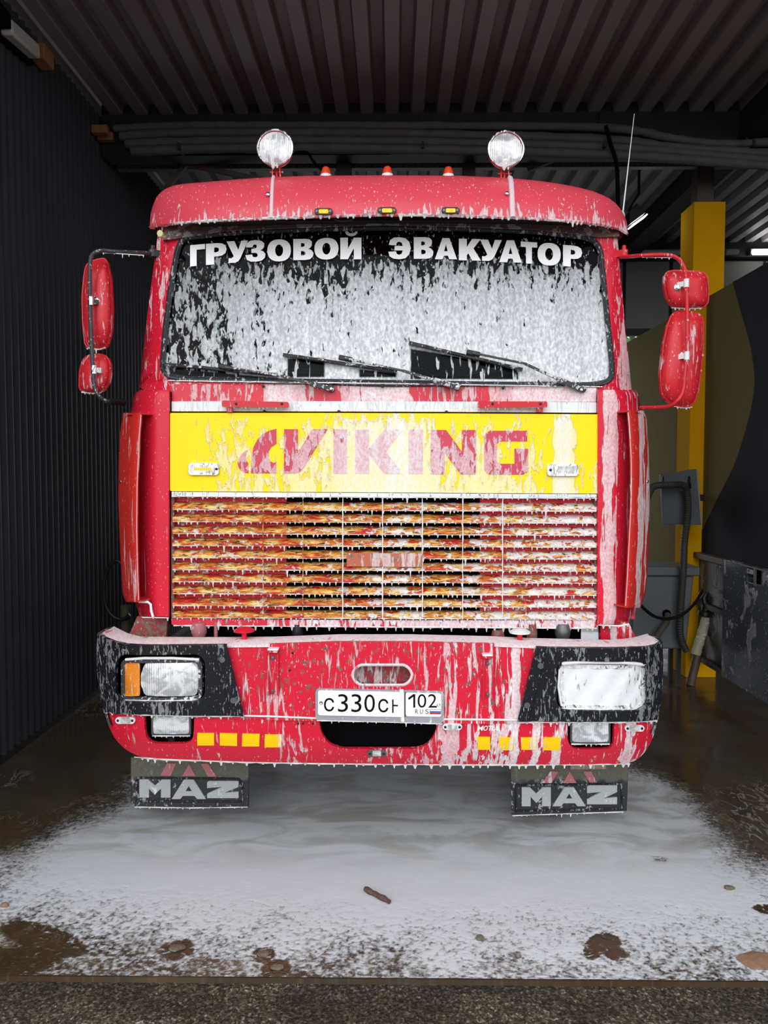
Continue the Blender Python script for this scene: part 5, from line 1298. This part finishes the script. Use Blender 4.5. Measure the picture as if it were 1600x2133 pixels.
# reflective squares
for q in ([(411, 1527), (446, 1527), (446, 1553), (411, 1553)], [(458, 1527), (494, 1528), (494, 1554), (458, 1553)], [(505, 1528), (541, 1529), (540, 1555), (504, 1555)], [(552, 1530), (587, 1530), (586, 1557), (551, 1557)],
          [(995, 1535), (1021, 1535), (1021, 1562), (995, 1562)], [(1041, 1536), (1070, 1536), (1070, 1563), (1041, 1563)], [(1085, 1536), (1117, 1536), (1117, 1562), (1086, 1562)], [(1133, 1536), (1167, 1536), (1166, 1563), (1132, 1563)]):
    b = MB(); b.plate(q, fB, .003, off=.0075, grid=(.05, .01)); b.build('reflective_square', m_oranget, T, smooth=False)
sg = empty('bumper_sticker', onS(1019, 1517, fB, .006), parent=T)
for ch, x0, x1 in (('M', 994, 1005), ('O', 1006, 1015), ('T', 1015, 1024), ('U', 1024, 1033), ('L', 1034, 1041)):
    b = MB(); glyph(ch, x0, 1512, x1, 1522, fB, .0075, b, bold=.008, th=.0008, skew=2.5); b.build('letter', m_text, sg, smooth=False)
# bracket pockets in the centre plate
for x0, y0, x1, y1 in ((557, 1352, 580, 1449), (1005, 1364, 1027, 1456)):
    br = empty('bumper_bracket', onS(x0 + 11, 1400, fB, .03), parent=T)
    b = MB(); b.plate(rrect(x0+2, y0+10, x1-3, y1-3, 2), fB, .02, off=.022); b.plate(rrect(x0, y0, x1, y0+8, 3), fB, .03, off=.045); b.plate([(x0+1, y0+8), (x0+4, y0+8), (x0+4, y1), (x0+1, y1)], fB, .02, off=.034); b.plate([(x1-3, y0+8), (x1, y0+8), (x1, y1), (x1-3, y1)], fB, .02, off=.034)
    b.build('bracket_channel', m_bumper, br, bevel=.002)
    b = MB(); b.plate(rrect(x0, y0-1, x1, y0+3, 2), fB, .03, off=.047); b.build('foam_bead', m_foam, br, kind='stuff')
    b = MB()
    for py in (y0+18, y1-10): b.lathe([(.008, 0), (.007, .006), (.002, .007)], onS((x0+x1)/2, py, fB, .024), (0, -1, 0), 10)
    b.build('bolt', m_steel, br)
b = MB()
for px, py in ((610, 1360), (604, 1396), (621, 1507), (631, 1507), (652, 1507)): b.lathe([(.005, 0), (.005, .002), (.001, .003)], onS(px, py, fB, .019), (0, -1, 0), 8)
b.build('bumper_hole', m_blackmetal, bp_)

# ---- number plate
npl = empty('number_plate', onS(790, 1470, fB, .04), parent=T)
fNP = lambda x, z: YB - .025
b = MB(); b.plate(rrect(657, 1434, 925, 1501, 8, t=6), fNP, .012, off=.0); b.build('plate_frame', m_plate_f, npl, bevel=.004)
b = MB(); b.plate(rrect(662.5, 1438, 842, 1490, 4, t=4), fNP, .004, off=.004); b.build('plate_face', m_plate_w, npl, bevel=.001)
b = MB(); b.plate(rrect(845, 1443, 919.5, 1492, 4, t=1.5), fNP, .004, off=.004); b.build('region_face', m_plate_w, npl, bevel=.001)
T0 = lambda x: (x - 660) * .022
for ch, x0, y0, x1, y1 in (('С', 675, 1454, 696, 1482), ('3', 704, 1446, 725, 1483), ('3', 732, 1446, 753, 1483.5), ('0', 759, 1446.5, 781, 1483.5), ('С', 788, 1456, 809, 1484)):
    b = MB(); glyph(ch, x0, y0, x1, y1, fNP, .0048, b, bold=(.012 if ch in 'С' else -.004), th=.0006); b.build('letter', m_ink, npl, smooth=False)
b = MB(); b.plate([(817, 1457), (820, 1457), (820, 1468), (829, 1468.4), (829, 1471.4), (820, 1471), (820, 1485), (817, 1485)], fNP, .0006, off=.0048); b.build('letter', m_ink, npl, smooth=False)
b = MB(); b.plate([(850, 1454), (861, 1446), (865, 1446), (865, 1474), (861, 1474), (861, 1451), (852, 1458)], fNP, .0006, off=.0048); b.build('letter', m_ink, npl, smooth=False)
for ch, x0, y0, x1, y1 in (('0', 870, 1446, 888, 1474), ('2', 892, 1446, 910, 1474)):
    b = MB(); glyph(ch, x0, y0, x1, y1, fNP, .0048, b, bold=(.012 if ch in 'С' else -.004), th=.0006); b.build('letter', m_ink, npl, smooth=False)
for ch, x0, x1 in (('R', 865, 871), ('U', 875, 881), ('S', 886, 893)):
    b = MB(); glyph(ch, x0, 1477.5, x1, 1487, fNP, .0048, b, bold=-.004, th=.0006); b.build('letter', m_inkg, npl, smooth=False)
for y0, m_ in ((1478, m_plate_w), (1481, m_flagb), (1484, m_flagr)):
    b = MB(); b.plate([(896, y0), (918, y0+.5), (918, y0+3.5), (896, y0+3)], fNP, .0006, off=.0049); b.build('flag_stripe', m_, npl, smooth=False)
b = MB(); b.plate([(895.5, 1477.3), (918.5, 1477.8), (918.5, 1488), (895.5, 1487.5)], fNP, .0004, [[(896.2, 1478), (917.8, 1478.5), (917.8, 1487.4), (896.2, 1487)]], off=.0049); b.plate([(843, 1441), (845, 1441), (845, 1493), (843, 1493)], fNP, .0004, off=.0046); b.build('plate_rule', m_inkg, npl, smooth=False)
b = MB()
for px, py in ((669, 1464), (913.5, 1468)): b.lathe([(.008, 0), (.0075, .003), (.004, .003), (.001, .001)], onY(px, py, YB - .029), (0, -1, 0), 12)
b.build('bolt', m_chrome, npl)
b = MB(); b.plate(rpoly([(832, 1436), (841, 1436), (842, 1494), (843, 1504), (835, 1504), (836, 1494)], 2), fNP, .004, off=.0065); b.build('foam_run', m_foam, npl, kind='stuff')
fringe([(660, 1501), (790, 1504), (922, 1508)], fNP, .002, .0025, .032, .007, seed=96, parent=npl)

# ---- mud flaps
YF = 3.52
def mudflap(out, frame, letters_, marks, bot, seed, clip):
    f = empty('mud_flap', onY(out[0][0] + 120, 1640, YF), parent=T)
    b = MB(); b.plate(out, YF, .012); b.build('flap_sheet', m_flap, f, bevel=.003)
    b = MB(); b.plate(frame, YF, .01, [shrink(frame, 5)], off=.006); b.build('raised_frame', m_blackplastic, f, bevel=.002)
    for nm, P, holes in letters_:
        b = MB(); b.plate(P, YF, .012, holes, off=.008); b.build('letter', m_flapl, f, bevel=.002)
    for P in marks:
        b = MB(); b.plate(P, YF, .006, off=.004); b.build('reflector', m_flapr, f, bevel=.001)
    b = MB(); b.plate(clip, YF, .03, off=.02); b.build('mounting_clip', foam_mat('tan_clip', (.25, .19, .12), .4, .6, .05, .6, seed=27), f, bevel=.003)
    fringe(bot, YF, .003, .0025, .026, .009, seed=seed, parent=f)
def unit(P, x0, y0, x1, y1): return [(x0 + (x1-x0)*u, y0 + (y1-y0)*v) for u, v in P]
UM = [(0, 0), (.28, 0), (.5, .33), (.72, 0), (1, 0), (1, 1), (.69, 1), (.69, .52), (.5, .84), (.31, .52), (.31, 1), (0, 1)]
UA = [(.36, 0), (.64, 0), (1, 1), (.74, 1), (.67, .84), (.33, .84), (.26, 1), (0, 1)]; UAh = [(.5, .34), (.59, .60), (.41, .60)]
UZ = [(0, .08), (.05, 0), (1, 0), (1, .36), (.60, .66), (1, .62), (1, 1), (0, 1), (0, .74), (.44, .36), (0, .42)]
def C1(P): return [(180 + x/4.2105, 1270 + y/4.2105) for x, y in P]
def C3(P): return [(920 + x/3.3333, 1280 + y/3.3333) for x, y in P]
mudflap([(272, 1578), (518, 1578), (518, 1681), (280, 1680), (280, 1674), (272, 1673)], C1([(432, 1468), (1330, 1476), (1372, 1510), (1375, 1695), (430, 1690)]),
        [('m', unit(UM, 290, 1624, 355, 1662), []), ('a', unit(UA, 357, 1624, 429, 1665), [unit(UAh, 357, 1624, 429, 1665)]), ('z', unit(UZ, 431, 1627, 497, 1663), [])],
        [C1([(705, 1348), (790, 1348), (738, 1458), (648, 1454)]), C1([(900, 1352), (957, 1460), (838, 1460)]), C1([(1002, 1350), (1068, 1350), (1142, 1466), (1065, 1464)])], [(280, 1681), (400, 1683), (516, 1681)], 97,
        [(320, 1577), (396, 1577), (396, 1587), (320, 1585)])
mudflap([(1064, 1590), (1310, 1590), (1306, 1690), (1298, 1690), (1066, 1698)], C3([(508, 1182), (1255, 1172), (1262, 1358), (512, 1372)]),
        [('m', unit(UM, 1087, 1640, 1148, 1680), []), ('a', unit(UA, 1151, 1640, 1221, 1680), [unit(UAh, 1151, 1640, 1221, 1680)]), ('z', unit(UZ, 1223, 1636, 1286, 1676), [])],
        [C3([(755, 1090), (812, 1090), (764, 1171), (697, 1171)]), C3([(890, 1088), (938, 1171), (843, 1171)]), C3([(983, 1090), (1040, 1090), (1078, 1167), (1027, 1167)]), ], [(1067, 1699), (1180, 1695), (1300, 1691)], 98,
        [(1188, 1592), (1264, 1592), (1264, 1602), (1188, 1603)])

# ---- between cab and bumper
for P, m_ in (([(285, 1284), (350, 1284), (345, 1338), (262, 1338)], m_amb_dirty), ([(1250, 1296), (1310, 1296), (1334, 1346), (1252, 1346)], m_bumper)):
    b = MB(); b.plate(P, 3.50, .04); b.build('cab_mount', m_, T, bevel=.004)
for px, ytop, ybot, w, m_ in ((415, 1296, 1326, 16, m_flapr), (450, 1296, 1342, 4, m_flapr), (1108, 1300, 1342, 11, m_amb_dirty), (1172, 1300, 1330, 16, m_steel), (620, 1300, 1334, 12, m_blackmetal), (1037, 1312, 1340, 14, m_amb_dirty)):
    b = MB(); a, c_ = onY(px, ytop, 3.45), onY(px, ybot, 3.45); r_ = w/F*3.45
    b.lathe([(r_*.8, 0), (r_, .02), (r_, (c_.z-a.z)*-.6), (r_*.8, (a.z-c_.z))], c_, n=14); b.build('cab_support', m_, T)
for px, ytop, ybase, mt in ((509, 1306, 1336, m_red), (1083, 1309, 1340, m_foam)):
    st = empty('cap_valve', onY(px, ybase, 3.33), parent=T)
    p = onY(px, ybase, 3.30); k = 3.30/F; hgt = (ybase-ytop)*k
    b = MB(); b.lathe([(18*k, -.03), (16*k, .004), (6*k, .008), (5*k, hgt - .014)], p, n=18); b.build('valve_stem', m_red, st)
    b = MB(); b.lathe([(22*k, hgt - .018), (22*k, hgt - .012), (14*k, hgt - .002), (.001, hgt + .002)], p, n=20); b.build('valve_cap', mt, st)
b = MB(); b.box(CX-.98, CX+.98, 3.85, 4.8, .50, 1.25); b.build('radiator_block', m_black_gap, T)
b = MB()
for s in (-1, 1): b.box(CX + s*.42 - .04, CX + s*.42 + .04, 3.3, 8.9, .60, .82)
for y in (3.4, 5.4, 7.0, 8.8): b.box(CX-.42, CX+.42, y-.05, y+.05, .62, .80)
b.build('chassis_frame', m_dark, T)
def wheel(x, y, s):
    w = empty('road_wheel', (x, y, .0), parent=T)
    b = MB(); b.lathe([(.30, -.14), (.44, -.15), (.50, -.12), (.515, -.08), (.515, .08), (.50, .12), (.44, .15), (.30, .14)], (x, y, .515), (1, 0, 0), 40); b.build('tyre', plain('tyre_rubber', (.015, .015, .015), .7), w)
    b = MB(); b.lathe([(.30, -.12), (.29, -.02), (.15, s*.06), (.12, s*.13), (.001, s*.13)], (x, y, .515), (1, 0, 0), 28); b.build('rim', m_steel, w)
for s in (-1, 1): wheel(CX + s*.86, 4.62, s); wheel(CX + s*.86, 7.9, s)
b = MB()
for y in (4.62, 7.9): b.tube([(CX-.8, y, .515), (CX+.8, y, .515)], .06, 10)
b.build('axle', m_dark, T)
b = MB(); b.box(CX-1.22, CX+1.22, 5.5, 9.0, 1.05, 1.16); b.box(CX-1.1, CX+1.1, 5.35, 5.47, 1.05, 2.3); b.build('loading_bed', plain('dark_bed_steel', (.08, .08, .085), .6, .3, .3), T, bevel=.01)
